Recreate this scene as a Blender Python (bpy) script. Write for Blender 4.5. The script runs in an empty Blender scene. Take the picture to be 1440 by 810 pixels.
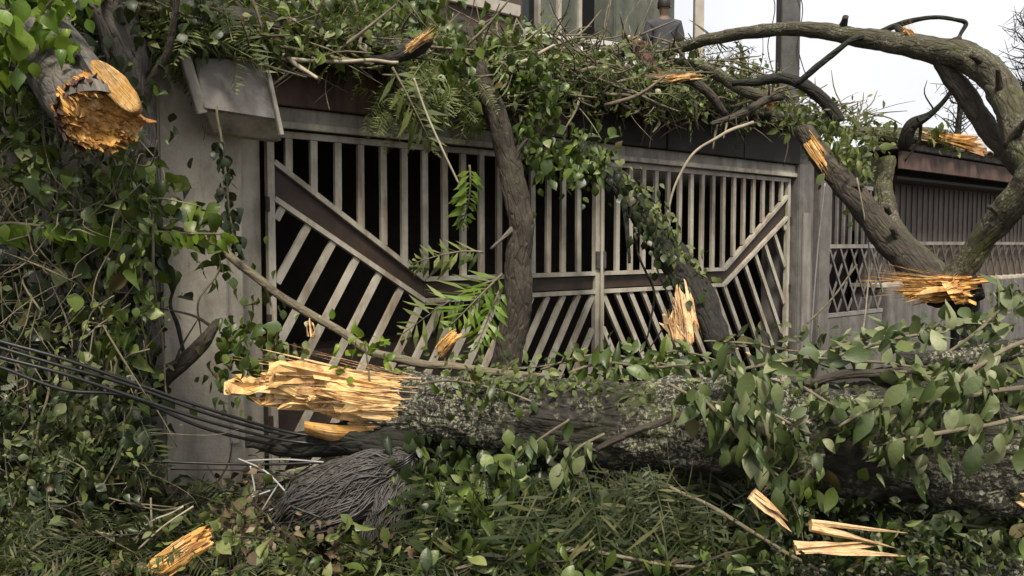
import bpy, bmesh, math, random
import numpy as np
from mathutils import Vector, Matrix, noise
R = math.radians
random.seed(11); RNG = np.random.default_rng(11)
SC = bpy.context.scene
COL = SC.collection
# ------------------------------------------------------------------ camera
F = 1150.0                      # focal length in photo pixels (1440 wide)
CAMZ = 1.73
PITCH = math.atan(62 / F)
cam = bpy.data.cameras.new('camera'); cam.sensor_width = 36; cam.lens = 36 * F / 1440
cam.clip_start = 0.05; cam.clip_end = 2000
camo = bpy.data.objects.new('camera', cam); COL.objects.link(camo)
camo.location = (0, 0, CAMZ); camo.rotation_euler = (math.pi / 2 - PITCH, 0, 0)
SC.camera = camo
# ------------------------------------------------------------------ sky and sun (overcast)
SUN_EL, SUN_AZ = R(56), R(178)      # azimuth clockwise from +Y
w = bpy.data.worlds.new('World'); SC.world = w; w.use_nodes = True
nt = w.node_tree; nt.nodes.clear()
wo = nt.nodes.new('ShaderNodeOutputWorld'); bg = nt.nodes.new('ShaderNodeBackground')
sky = nt.nodes.new('ShaderNodeTexSky'); sky.sky_type = 'NISHITA'; sky.sun_disc = False
sky.sun_elevation = SUN_EL; sky.sun_rotation = SUN_AZ; sky.dust_density = 4
tcw = nt.nodes.new('ShaderNodeTexCoord'); nz = nt.nodes.new('ShaderNodeTexNoise')
nz.inputs['Scale'].default_value = 2.2; nz.inputs['Detail'].default_value = 5
rp = nt.nodes.new('ShaderNodeValToRGB')
rp.color_ramp.elements[0].position = .3; rp.color_ramp.elements[0].color = (4.5, 4.5, 4.7, 1)
rp.color_ramp.elements[1].position = .7; rp.color_ramp.elements[1].color = (5.8, 5.75, 5.75, 1)
mx = nt.nodes.new('ShaderNodeMix'); mx.data_type = 'RGBA'; mx.inputs[0].default_value = .9
nt.links.new(tcw.outputs['Generated'], nz.inputs['Vector']); nt.links.new(nz.outputs['Fac'], rp.inputs['Fac'])
nt.links.new(sky.outputs['Color'], mx.inputs[6]); nt.links.new(rp.outputs['Color'], mx.inputs[7])
nt.links.new(mx.outputs[2], bg.inputs['Color']); bg.inputs['Strength'].default_value = .1
nt.links.new(bg.outputs[0], wo.inputs['Surface'])
sun = bpy.data.lights.new('sun', 'SUN'); sun.energy = 3.0; sun.angle = R(12); sun.color = (1, .91, .76)
suno = bpy.data.objects.new('sun', sun); COL.objects.link(suno)
sd = Vector((math.sin(SUN_AZ) * math.cos(SUN_EL), math.cos(SUN_AZ) * math.cos(SUN_EL), math.sin(SUN_EL)))
suno.rotation_euler = (-sd).to_track_quat('-Z', 'Y').to_euler(); suno.location = sd * 40
SC.view_settings.view_transform = 'Standard'; SC.view_settings.look = 'None'
SC.view_settings.exposure = 1.0; SC.view_settings.gamma = 1; SC.view_settings.use_curve_mapping = False
# ------------------------------------------------------------------ geometry helpers
FWD = Vector((0, math.cos(PITCH), -math.sin(PITCH))); UPV = Vector((0, math.sin(PITCH), math.cos(PITCH))); RGT = Vector((1, 0, 0))
CAMP = Vector((0, 0, CAMZ))
def ray(px, py): return RGT * ((px - 720) / F) + FWD - UPV * ((py - 405) / F)
def P(px, py, d):
    r = ray(px, py); return CAMP + r * (d / r.y)
TH = R(40); WU = Vector((math.cos(TH), math.sin(TH), 0)); WN = Vector((math.sin(TH), -math.cos(TH), 0))
WO = Vector(((375 - 720) / F * 5.58, 5.58, 0))        # the gate line's left end
def Wp(px, py, off=0.):
    r = ray(px, py); t = (off - WN.dot(CAMP - WO)) / WN.dot(r); return CAMP + r * t
def Wl(px, py, off=0.):
    p = Wp(px, py, off); return (p - WO).dot(WU), p.z
def L2W(s, off, z): return WO + WU * s + WN * off + Vector((0, 0, z))
def wd(px): return 5.58 * 1715 / (2090 - px)
def rnd(a, b): return random.uniform(a, b)
def rv(): 
    return Vector((random.gauss(0, 1), random.gauss(0, 1), random.gauss(0, 1))).normalized()

class MB:
    def __init__(s): s.v = []; s.f = []; s.c = []
    def add(s, vs, fs, cs=None):
        o = len(s.v); s.v += [tuple(x) for x in vs]; s.f += [tuple(i + o for i in f) for f in fs]
        s.c += [tuple(x) for x in (cs if cs is not None else vs)]
    def box(s, a, b):
        (x0, y0, z0), (x1, y1, z1) = a, b
        vs = [(x0,y0,z0),(x1,y0,z0),(x1,y1,z0),(x0,y1,z0),(x0,y0,z1),(x1,y0,z1),(x1,y1,z1),(x0,y1,z1)]
        s.add(vs, [(0,3,2,1),(4,5,6,7),(0,1,5,4),(1,2,6,5),(2,3,7,6),(3,0,4,7)])
    def hexa(s, q0, q1):       # two quads (same winding) joined
        s.add(list(q0) + list(q1), [(3,2,1,0),(4,5,6,7),(0,1,5,4),(1,2,6,5),(2,3,7,6),(3,0,4,7)])
    def bar(s, p0, p1, w, t, nrm=Vector((0,-1,0))):   # flat bar, w across, t along nrm
        p0 = Vector(p0); p1 = Vector(p1); d = (p1 - p0).normalized(); a = d.cross(nrm).normalized() * (w / 2); b = nrm * (t / 2)
        s.hexa([p0 - a - b, p0 + a - b, p0 + a + b, p0 - a + b], [p1 - a - b, p1 + a - b, p1 + a + b, p1 - a + b])
    def build(s, name, mat, parent=None, smooth=False, bevel=0):
        me = bpy.data.meshes.new(name); me.from_pydata(s.v, [], s.f)
        at = me.attributes.new('bco', 'FLOAT_VECTOR', 'POINT'); at.data.foreach_set('vector', np.array(s.c, dtype=np.float32).ravel())
        if bevel:
            bm = bmesh.new(); bm.from_mesh(me); bmesh.ops.bevel(bm, geom=bm.edges[:], offset=bevel, segments=2, affect='EDGES', clamp_overlap=True)
            bm.to_mesh(me); bm.free()
        me.update()
        if smooth: me.polygons.foreach_set('use_smooth', [True] * len(me.polygons))
        me.materials.append(mat)
        return link(name, me, parent)
def link(name, me, parent=None):
    o = bpy.data.objects.new(name, me); COL.objects.link(o)
    if parent is not None: o.parent = parent
    return o
def tag(o, label=None, cat=None, group=None, kind=None):
    if label: o['label'] = label
    if cat: o['category'] = cat
    if group: o['group'] = group
    if kind: o['kind'] = kind
    return o
def thing(name, label, cat, loc=(0, 0, 0), rz=0, group=None):
    o = bpy.data.objects.new(name, None); COL.objects.link(o); o.location = loc; o.rotation_euler = (0, 0, rz); o.empty_display_size = .2
    return tag(o, label, cat, group)
def adopt(root, *kids):            # world-space meshes become children without moving
    inv = Matrix.Translation(root.location).inverted() if root.rotation_euler.z == 0 else (Matrix.Translation(root.location) @ root.rotation_euler.to_matrix().to_4x4()).inverted()
    for k in kids: k.parent = root; k.matrix_parent_inverse = inv
    return root
def catmull(pts, n):
    pts = [np.array(p, dtype=float) for p in pts]
    if len(pts) == 2: pts = [pts[0], pts[0] * .5 + pts[1] * .5, pts[1]]
    q = [2 * pts[0] - pts[1]] + pts + [2 * pts[-1] - pts[-2]]; out = []
    m = len(pts) - 1
    for i in range(n + 1):
        t = i / n * m; k = min(int(t), m - 1); t -= k; a, b, c, d = q[k:k + 4]
        out.append(.5 * (2*b + (c - a)*t + (2*a - 5*b + 4*c - d)*t*t + (3*b - a - 3*c + d)*t**3))
    return out
def tube(mb, pts, n=24, seg=10, lump=.0, lf=3., cap=True, wob=0., fine=0.):
    """pts: (x,y,z,r) list. Adds a tapered tube with bark coordinates (round, round, along)."""
    ps = catmull(pts, n); sd_ = rnd(0, 99)
    C = [Vector(p[:3]) for p in ps]; rr = [max(.0008, p[3]) for p in ps]
    if wob:
        for i in range(1, len(C) - 1): C[i] = C[i] + wob * Vector((noise.noise(C[i]*4 + Vector((sd_,0,0))), noise.noise(C[i]*4 + Vector((0,sd_,0))), noise.noise(C[i]*4 + Vector((0,0,sd_)))))
    T = [(C[min(i+1, n)] - C[max(i-1, 0)]).normalized() for i in range(n + 1)]
    a = T[0].orthogonal().normalized(); vs = []; cs = []; al = 0
    for i in range(n + 1):
        a = (a - T[i] * a.dot(T[i])).normalized(); b = T[i].cross(a)
        if i: al += (C[i] - C[i-1]).length
        for j in range(seg):
            th = 2 * math.pi * j / seg; dr = a * math.cos(th) + b * math.sin(th)
            r = rr[i]
            if lump:
                q = C[i] + dr * r
                r *= 1 + lump * noise.noise(q * lf + Vector((sd_, 0, 0))) + lump * .6 * noise.noise(q * lf * 2.7)
            if fine:
                q = C[i] + dr * r; al_ = Vector((q.x * 7, q.y * 16, q.z * 16)); r *= 1 + fine * (abs(noise.noise(al_)) * 1.6 - .5) + fine * .6 * noise.noise(q * 38)
            vs.append(C[i] + dr * r); cs.append((math.cos(th) * rr[i] + sd_, math.sin(th) * rr[i], al))
    fs = [(i*seg + j, i*seg + (j+1) % seg, (i+1)*seg + (j+1) % seg, (i+1)*seg + j) for i in range(n) for j in range(seg)]
    if cap: fs += [tuple(range(seg))[::-1], tuple(n*seg + j for j in range(seg))]
    mb.add(vs, fs, cs); return C, T
def PX(*q):    # (px,py,depth,r) -> (x,y,z,r)
    return [tuple(P(a, b, c)) + (r,) for a, b, c, r in q]
def splinters(mb, base, axis, up, rx, ry, n, lfun, wmin=.008, wmax=.03, spread=.12, start=.08):
    """torn wood: many ragged fibres rooted on an ellipse (rx along side, ry along up)"""
    axis = axis.normalized(); side = axis.cross(up).normalized(); up = side.cross(axis).normalized()
    for k in range(n):
        a = rnd(0, 2 * math.pi); q = math.sqrt(rnd(0, 1)); x, y = q * math.cos(a), q * math.sin(a)
        p0 = base + side * (x * rx) + up * (y * ry) - axis * start
        L = lfun(x, y) * rnd(.75, 1.12) + start; ww = rnd(wmin, wmax); tt = ww * rnd(.35, .8)
        d = (axis + spread * rv()).normalized(); bend = rv() * L * rnd(0, .09); rot = rnd(0, 3.14)
        e1 = side * math.cos(rot) + up * math.sin(rot); e2 = d.cross(e1).normalized(); e1 = e2.cross(d).normalized()
        N = 5; vs = []; cs = []; ns = rnd(0, 50)
        for i in range(N + 1):
            t = i / N; taper = (1 - t ** 1.7) * (1 + .35 * noise.noise(Vector((ns, t * 3, 0)))) + .05
            c = p0 + d * (L * t) + bend * t * t
            for j, (ca, sa) in enumerate(((1, 0), (.4, 1), (-.9, .5), (-.6, -.8), (.5, -.9))):
                o_ = e1 * (ca * ww * taper * rnd(.75, 1.25)) + e2 * (sa * tt * taper * rnd(.75, 1.25))
                vs.append(c + o_); cs.append((ns + ca * ww, sa * ww, L * t + ns))
        fs = [(i*5 + j, i*5 + (j+1) % 5, (i+1)*5 + (j+1) % 5, (i+1)*5 + j) for i in range(N) for j in range(5)] + [tuple(range(5))[::-1], tuple(N*5 + j for j in range(5))]
        mb.add(vs, fs, cs)
def hsh(v, k=0.):
    return noise.cell(Vector((v[0] * 37.1 + k * 11.7 + .5, v[1] * 53.7 + k * 3.1 + .5, k * 7.3 + .5)))
def torn_end(mb, base, axis, up, rx, ry, lfun, cell=.05, fib=.016, res=.006, spread=.10, start=.05, jag=.75):
    """torn wood: a field of leaning slab-like splinters standing on an ellipse (rx along axis x up, ry along up)"""
    axis = axis.normalized(); side = axis.cross(up).normalized(); up = side.cross(axis).normalized(); sd_ = rnd(0, 90)
    nx, ny = max(6, int(2 * rx / res)), max(6, int(2 * ry / res)); idx = {}; vs = []; cs = []
    for i in range(nx + 1):
        for j in range(ny + 1):
            x, y = -1 + 2 * i / nx, -1 + 2 * j / ny; q = x * x + y * y
            if q > 1.04: continue
            wx = x * rx + .01 * noise.noise(Vector((x * 4, y * 4, sd_))); wy = y * ry
            d, pts = noise.voronoi(Vector((wx / cell * .7 + sd_, wy / cell * 1.3, sd_))); c0 = pts[0]
            d2, p2 = noise.voronoi(Vector((wx / fib * .7 + sd_, wy / fib * 1.2, sd_ + 5))); f0 = p2[0]
            h1 = hsh(c0); h2 = hsh(f0, 1.); edge = min(1, (d[1] - d[0]) * 4)
            L = lfun(x, y); k = (1 - jag) + jag * (.42 * h1 + .58 * h2); k *= 1 - .55 * min(1, d[0]) * (.4 + h2 * .6)
            k *= .72 + .28 * edge; h = L * k * 1.25
            if q > .93: h = -start
            elif q > .8: h *= .8
            lean = Vector((hsh(c0, 2.) - .5, hsh(c0, 3.) - .5)) * 2 * spread * h + Vector((hsh(f0, 4.) - .5, hsh(f0, 5.) - .5)) * spread * h
            idx[i, j] = len(vs); vs.append(base + side * (x * rx + lean.x) + up * (y * ry + lean.y) + axis * h); cs.append((wx + sd_, wy, h))
    fs = [(idx[i, j], idx[i+1, j], idx[i+1, j+1], idx[i, j+1]) for i in range(nx) for j in range(ny) if all(k in idx for k in ((i, j), (i+1, j), (i+1, j+1), (i, j+1)))]
    mb.add(vs, fs, cs)
def chunk(mb, B, E, r_, flat=.75, nrm=Vector((0, -.5, 1)), res=.004, spread=.03):
    """a loose torn piece: ragged at both ends"""
    ax = E - B; L = ax.length; mid = B + ax * .4
    torn_end(mb, mid, ax, nrm, r_, r_ * flat, lambda x, y: L * .62 * (1 - .35 * abs(x)), .03, .009, res, spread, .03, .38)
    torn_end(mb, mid, -ax, nrm, r_, r_ * flat, lambda x, y: L * .42 * (1 - .2 * abs(y)), .03, .009, res, spread, .03, .38)
# ------------------------------------------------------------------ material helpers
def newmat(name):
    m = bpy.data.materials.new(name); m.use_nodes = True; t = m.node_tree; b = t.nodes['Principled BSDF']
    return m, t, b
def N(t, typ, **kw):
    n = t.nodes.new(typ)
    for k, v in kw.items():
        if k in n.inputs: n.inputs[k].default_value = v
        else: setattr(n, k, v)
    return n
def ramp(t, fac, stops):
    r = t.nodes.new('ShaderNodeValToRGB'); e = r.color_ramp.elements
    while len(e) > 1: e.remove(e[-1])
    for i, (p, c) in enumerate(stops):
        x = e[0] if i == 0 else e.new(p)
        x.position = p; x.color = tuple(c) + (1,) if len(c) == 3 else c
    t.links.new(fac, r.inputs['Fac']); return r.outputs['Color']
def g(v): return (v, v, v)
def mix(t, fac, a, b, mode='MIX'):
    m = t.nodes.new('ShaderNodeMix'); m.data_type = 'RGBA'; m.blend_type = mode
    for k, v in ((0, fac), (6, a), (7, b)):
        if isinstance(v, (int, float)): m.inputs[k].default_value = v
        elif isinstance(v, tuple): m.inputs[k].default_value = v + (1,) if len(v) == 3 else v
        else: t.links.new(v, m.inputs[k])
    return m.outputs[2]
def coords(t, kind='bco', scale=(1, 1, 1), loc=(0, 0, 0)):
    if kind == 'bco': a = t.nodes.new('ShaderNodeAttribute'); a.attribute_name = 'bco'; o = a.outputs['Vector']
    elif kind == 'world': a = t.nodes.new('ShaderNodeNewGeometry'); o = a.outputs['Position']
    else: a = t.nodes.new('ShaderNodeTexCoord'); o = a.outputs['Object']
    m = t.nodes.new('ShaderNodeMapping'); m.inputs['Scale'].default_value = scale; m.inputs['Location'].default_value = loc
    t.links.new(o, m.inputs['Vector']); return m.outputs['Vector']
def nse(t, vec, scale, detail=5, rough=.6, dist=0):
    n = t.nodes.new('ShaderNodeTexNoise'); n.inputs['Scale'].default_value = scale; n.inputs['Detail'].default_value = detail
    n.inputs['Roughness'].default_value = rough; n.inputs['Distortion'].default_value = dist
    t.links.new(vec, n.inputs['Vector']); return n.outputs['Fac']
def bump(t, b, h, strength, dist, prev=None):
    n = t.nodes.new('ShaderNodeBump'); n.inputs['Strength'].default_value = strength; n.inputs['Distance'].default_value = dist
    t.links.new(h, n.inputs['Height'])
    if prev is not None: t.links.new(prev, n.inputs['Normal'])
    t.links.new(n.outputs['Normal'], b.inputs['Normal']); return n.outputs['Normal']
def bark(name, dark, light, lichen=(.45, .46, .36), lich=.55, moss=None, mossamt=.5, rough=.85, bs=.9, sc=1., lm=.45):
    m, t, b = newmat(name)
    v = coords(t, 'bco', (1, 1, .28)); v1 = coords(t, 'bco'); vh = coords(t, 'bco', (1, 1, 1.15))
    n1 = nse(t, v, 22 * sc, 8, .7, .6); c = ramp(t, n1, [(.32, dark), (.62, light)])
    n2 = nse(t, v1, 5 * sc, 3); c = mix(t, ramp(t, n2, [(.4, g(0)), (.7, g(1))]), c, tuple(x * .55 for x in light))
    if moss:
        n4 = nse(t, v1, 3.1, 6, .65); f4 = ramp(t, n4, [(mossamt, g(0)), (mossamt + .12, g(1))]); n5 = nse(t, v1, 60, 3)
        c = mix(t, f4, c, ramp(t, n5, [(.3, tuple(x * .5 for x in moss)), (.7, moss)]))
    if lich < 1:
        n3 = nse(t, vh, 46 * sc, 9, .78, .4); f3 = ramp(t, n3, [(lich - .03, g(0)), (lich + .05, g(.9))])
        n6 = nse(t, v1, 3.3, 4, .65); f6 = ramp(t, n6, [(lm, g(0)), (lm + .12, g(1))])
        mm = N(t, 'ShaderNodeMath', operation='MULTIPLY'); t.links.new(f3, mm.inputs[0]); t.links.new(f6, mm.inputs[1])
        c = mix(t, mm.outputs[0], c, lichen)
    t.links.new(c, b.inputs['Base Color']); b.inputs['Roughness'].default_value = rough
    vo = t.nodes.new('ShaderNodeTexVoronoi'); vo.feature = 'DISTANCE_TO_EDGE'; vo.inputs['Scale'].default_value = 24 * sc; t.links.new(v, vo.inputs['Vector']); p = bump(t, b, ramp(t, vo.outputs['Distance'], [(0, g(0)), (.16, g(1))]), bs * .7, .02); p = bump(t, b, n1, bs, .03, p)
    bump(t, b, nse(t, v1, 90 * sc, 4), .5, .006, p)
    return m
def plain(name, c0, c1, scale=6, rough=.8, bs=.25, bd=.01, kind='obj', stain=None, sscale=(1, 1, .2), metal=0, spec=.4):
    m, t, b = newmat(name); v = coords(t, kind)
    n1 = nse(t, v, scale, 7, .65); c = ramp(t, n1, [(.3, c0), (.72, c1)])
    if stain:
        vs = coords(t, kind, sscale); n2 = nse(t, vs, 5, 6, .65, .4); c = mix(t, ramp(t, n2, [(.46, g(0)), (.72, g(.85))]), c, stain)
    t.links.new(c, b.inputs['Base Color']); b.inputs['Roughness'].default_value = rough; b.inputs['Metallic'].default_value = metal
    b.inputs['Specular IOR Level'].default_value = spec
    bump(t, b, nse(t, v, scale * 9, 4), bs, bd)
    return m
def torn(name, pale=(.84, .60, .27), deep=(.52, .25, .07), dirt=(.12, .05, .022)):
    m, t, b = newmat(name); v = coords(t, 'bco', (1, 1, .06)); v1 = coords(t, 'bco')
    n1 = nse(t, v, 70, 6, .65, .3); c = ramp(t, n1, [(.28, deep), (.5, tuple(.5 * (a + q) for a, q in zip(pale, deep))), (.66, pale)])
    n2 = nse(t, coords(t, 'bco', (1, 1, .3)), 16, 4); c = mix(t, ramp(t, n2, [(.52, g(0)), (.68, g(.85))]), c, dirt)
    n3 = nse(t, v1, 9, 3); c = mix(t, ramp(t, n3, [(.45, g(0)), (.7, g(.5))]), c, (.86, .64, .36)); n4 = nse(t, v1, 14, 4, .6); c = mix(t, ramp(t, n4, [(.52, g(0)), (.66, g(.8))]), c, tuple(x * .6 for x in deep))
    t.links.new(c, b.inputs['Base Color']); b.inputs['Roughness'].default_value = .75
    bump(t, b, n1, 1., .02); return m
def leafmat(name, stops, rough=.42, trans=.22, spec=.45, vein=.4):
    m, t, b = newmat(name)
    ge = t.nodes.new('ShaderNodeNewGeometry'); oi = t.nodes.new('ShaderNodeObjectInfo')
    ad = N(t, 'ShaderNodeMath', operation='ADD'); t.links.new(ge.outputs['Random Per Island'], ad.inputs[0]); t.links.new(oi.outputs['Random'], ad.inputs[1])
    fr = N(t, 'ShaderNodeMath', operation='FRACT'); t.links.new(ad.outputs[0], fr.inputs[0])
    c = ramp(t, fr.outputs[0], stops)
    v = coords(t, 'world'); n1 = nse(t, v, 28, 4); c = mix(t, ramp(t, n1, [(.35, g(0)), (.75, g(.5))]), c, tuple(x * .55 for x in stops[len(stops)//2][1]))
    t.links.new(c, b.inputs['Base Color']); b.inputs['Roughness'].default_value = rough; b.inputs['Specular IOR Level'].default_value = spec
    bump(t, b, nse(t, v, 60, 3), vein, .004)
    tr = t.nodes.new('ShaderNodeBsdfTranslucent'); br = mix(t, .35, c, (.25, .35, .03)); t.links.new(br, tr.inputs['Color'])
    ms = t.nodes.new('ShaderNodeMixShader'); ms.inputs[0].default_value = trans
    t.links.new(b.outputs[0], ms.inputs[1]); t.links.new(tr.outputs[0], ms.inputs[2])
    t.links.new(ms.outputs[0], t.nodes['Material Output'].inputs['Surface']); return m

M = {}
M['bark_main'] = bark('bark_main', (.004, .0035, .003), (.038, .032, .024), (.38, .38, .265), .525, (.05, .058, .017), .53, bs=1., lm=.415)
M['bark_grey'] = bark('bark_grey', (.05, .042, .035), (.16, .145, .125), (.02, .016, .012), .58, bs=.6)
M['bark_brown'] = bark('bark_brown', (.018, .013, .009), (.075, .06, .043), (.2, .2, .14), .61, (.045, .05, .018), .58)
M['bark_dark'] = bark('bark_dark', (.004, .004, .0035), (.025, .022, .016), (.12, .13, .09), .64, (.02, .03, .01), .52)
M['bark_lichen'] = bark('bark_lichen', (.022, .019, .011), (.095, .083, .05), (.25, .25, .18), .54, (.075, .08, .02), .5)
M['bark_red'] = bark('bark_red', (.03, .012, .008), (.13, .06, .04), lich=1)
M['twig'] = bark('twig', (.05, .04, .025), (.2, .17, .11), (.3, .3, .22), .6, (.1, .11, .04), .58, bs=.4)
M['twig_pale'] = plain('twig_pale', (.2, .17, .12), (.42, .37, .28), 12, kind='world')
M['torn'] = torn('torn')
M['torn_gold'] = torn('torn_gold', (.74, .44, .12), (.46, .19, .035), (.11, .028, .012))
M['torn_pale'] = torn('torn_pale', (.85, .62, .36), (.66, .36, .14), (.3, .14, .06))
M['flap'] = torn('flap', (.50, .29, .075), (.36, .18, .035), (.14, .06, .018))
M['concrete'] = plain('concrete', (.33, .295, .24), (.50, .455, .375), 5, .9, .4, .012, stain=(.14, .128, .10), kind='world')
M['concrete_dark'] = plain('concrete_dark', (.085, .08, .073), (.17, .16, .15), 5, .9, .35, .01, stain=(.04, .037, .032), kind='world')
M['panel_grey'] = plain('panel_grey', (.16, .148, .135), (.26, .24, .22), 4, .8, .3, .008, stain=(.06, .055, .05), kind='world')
M['gate_paint'] = plain('gate_paint', (.30, .275, .225), (.47, .44, .365), 9, .6, .3, .004, stain=(.13, .085, .05), kind='world')
M['gate_dark'] = plain('gate_dark', (.022, .0135, .009), (.05, .031, .021), 7, .6, .2, .004, kind='world')
M['fascia'] = plain('fascia', (.065, .036, .028), (.13, .078, .06), 4, .75, .3, .006, stain=(.02, .015, .013), kind='world')
M['fascia_shaded'] = plain('fascia_shaded', (.008, .007, .006), (.022, .018, .015), 4, .75, .3, .006, kind='world')  # near-black version of the fascia, deep shadow put into the colour
M['lintel'] = plain('lintel', (.2, .185, .155), (.32, .3, .26), 6, .8, .3, .008, stain=(.08, .07, .055), kind='world')
M['slab'] = plain('slab', (.05, .045, .04), (.1, .09, .08), 6, .9, .4, .01, stain=(.03, .028, .022), kind='world')
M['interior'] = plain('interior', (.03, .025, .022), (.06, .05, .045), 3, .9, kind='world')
M['ledge'] = plain('ledge', (.10, .07, .055), (.19, .145, .12), 5, .8, kind='world')
M['house_wall'] = plain('house_wall', (.05, .035, .028), (.09, .066, .055), 3, .85, kind='world', stain=(.04, .03, .025))
M['cream'] = plain('cream', (.28, .25, .21), (.42, .39, .34), 7, .7, kind='world')
M['column'] = plain('column', (.06, .07, .055), (.13, .14, .115), 4, .85, kind='world', stain=(.04, .045, .035))
M['shutter'] = plain('shutter', (.07, .055, .043), (.125, .097, .078), 4, .6, kind='world', stain=(.04, .03, .027))
M['white_metal'] = plain('white_metal', (.4, .4, .39), (.62, .62, .6), 8, .5, kind='world')
M['post_metal'] = plain('post_metal', (.035, .035, .035), (.085, .085, .083), 6, .6, kind='world', stain=(.03, .028, .025))
M['cable'] = plain('cable', (.008, .008, .009), (.018, .018, .019), 9, .38, .1, .002, kind='world', spec=.5)
M['rod'] = plain('rod', (.2, .2, .2), (.38, .38, .38), 9, .45, kind='world')
M['bundle'] = plain('bundle', (.012, .011, .011), (.085, .08, .076), 26, .5, .6, .01, kind='bco', stain=(.02, .018, .015), sscale=(1, 1, 3))
M['fibre'] = plain('fibre', (.012, .011, .010), (.095, .088, .08), 18, .5, .2, .004, kind='bco')
M['soil'] = plain('soil', (.012, .010, .007), (.05, .04, .028), 8, .95, .8, .03, kind='world', stain=(.02, .026, .01), sscale=(1, 1, 1))
M['asphalt'] = plain('asphalt', (.03, .03, .03), (.065, .063, .06), 20, .9, .5, .01, kind='world')
M['shirt'] = plain('shirt', (.035, .035, .042), (.06, .06, .07), 10, .85, kind='world')
M['trousers'] = plain('trousers', (.02, .022, .03), (.035, .036, .045), 10, .85, kind='world')
M['skin'] = plain('skin', (.10, .06, .042), (.15, .09, .065), 10, .6, kind='world')
M['hair'] = plain('hair', (.008, .006, .005), (.02, .016, .013), 40, .6, kind='world')
M['tile'] = plain('tile', (.07, .05, .04), (.15, .11, .09), 7, .85, kind='world', stain=(.05, .045, .035))
m, t, b = newmat('glass_dark'); b.inputs['Base Color'].default_value = (.01, .011, .012, 1); b.inputs['Roughness'].default_value = .08; M['glass'] = m
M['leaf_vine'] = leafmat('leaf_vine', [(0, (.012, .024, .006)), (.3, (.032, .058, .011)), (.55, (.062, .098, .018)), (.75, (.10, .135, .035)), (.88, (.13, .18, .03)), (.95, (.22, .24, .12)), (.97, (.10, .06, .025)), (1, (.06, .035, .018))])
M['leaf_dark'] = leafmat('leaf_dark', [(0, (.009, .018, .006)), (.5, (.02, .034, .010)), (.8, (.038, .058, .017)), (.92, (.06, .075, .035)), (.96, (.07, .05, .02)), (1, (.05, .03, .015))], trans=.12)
M['leaf_lime'] = leafmat('leaf_lime', [(0, (.06, .12, .012)), (.5, (.13, .22, .02)), (1, (.22, .30, .04))], trans=.35)
M['leaf_big'] = leafmat('leaf_big', [(0, (.022, .040, .010)), (.3, (.042, .07, .018)), (.55, (.08, .11, .034)), (.75, (.14, .165, .07)), (.9, (.24, .26, .14)), (.985, (.27, .29, .17)), (1, (.10, .07, .025))], rough=.5, trans=.15)
M['leaf_fern'] = leafmat('leaf_fern', [(0, (.014, .022, .008)), (.5, (.032, .046, .015)), (.8, (.06, .075, .024)), (1, (.13, .12, .045))], rough=.6, trans=.2)
M['leaf_olive'] = leafmat('leaf_olive', [(0, (.035, .05, .013)), (.45, (.075, .10, .025)), (.8, (.135, .165, .045)), (1, (.22, .24, .08))], rough=.6, trans=.2)
M['leaf_dry'] = leafmat('leaf_dry', [(0, (.03, .02, .012)), (.5, (.075, .05, .028)), (.85, (.15, .11, .06)), (1, (.28, .24, .16))], rough=.8, trans=.1)
# ------------------------------------------------------------------ leaf templates (quads only): axis +X, normal +Z, length 1
def leaf_t(ws, fold=.35, curl=.35, twist=0., lobes=None):
    n = len(ws); v = []
    for i, wv in enumerate(ws):
        t_ = i / (n - 1); z = -curl * t_ * t_ ; tw = twist * t_
        x = t_
        v += [(x, 0, z)] + [(x - (.05 if sg else 0), sg2 * wv * math.cos(tw), z + fold * wv + sg2 * wv * math.sin(tw)) for sg, sg2 in ((1, 1), (1, -1))]
    f = []
    for i in range(n - 1):
        a, b_ = i * 3, i * 3 + 3
        f += [(a, b_, b_ + 1, a + 1), (a + 2, b_ + 2, b_, a)]
    return np.array(v), f
OV = [[.02, .30, .40, .36, .22, .01], [.015, .26, .37, .30, .15, .01]]
T_OV = [leaf_t(OV[0], .3, .25), leaf_t(OV[1], .55, .5, .3), leaf_t(OV[0], .12, .05, -.4), leaf_t(OV[1], -.25, .35, .2)]
EL = [.015, .16, .25, .275, .235, .14, .01]
T_EL = [leaf_t(EL, .35, .3), leaf_t(EL, .6, .6, .35), leaf_t(EL, .15, .12, -.3), leaf_t(EL, -.2, .45, .5)]
T_EL += [leaf_t([.012, .12, .2, .22, .15, .07, .01], .9, .9, .7), leaf_t([.015, .14, .22, .23, .18, .09, .01], .3, -.25, .4), leaf_t([.01, .1, .15, .16, .13, .08, .01], 1.2, .3, -.8)]
T_OV += [leaf_t([.02, .26, .36, .3, .16, .01], .9, .7, .6), leaf_t([.02, .2, .26, .22, .12, .01], 1.3, .2, -.7)]
T_SM = [leaf_t([.02, .24, .2, .01], .3, .2), leaf_t([.02, .28, .22, .01], .1, .4, .3)]
T_NEEDLE = [leaf_t([.01, .06, .05, .005], .3, .15), leaf_t([.012, .075, .06, .005], .3, .4)]
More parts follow.
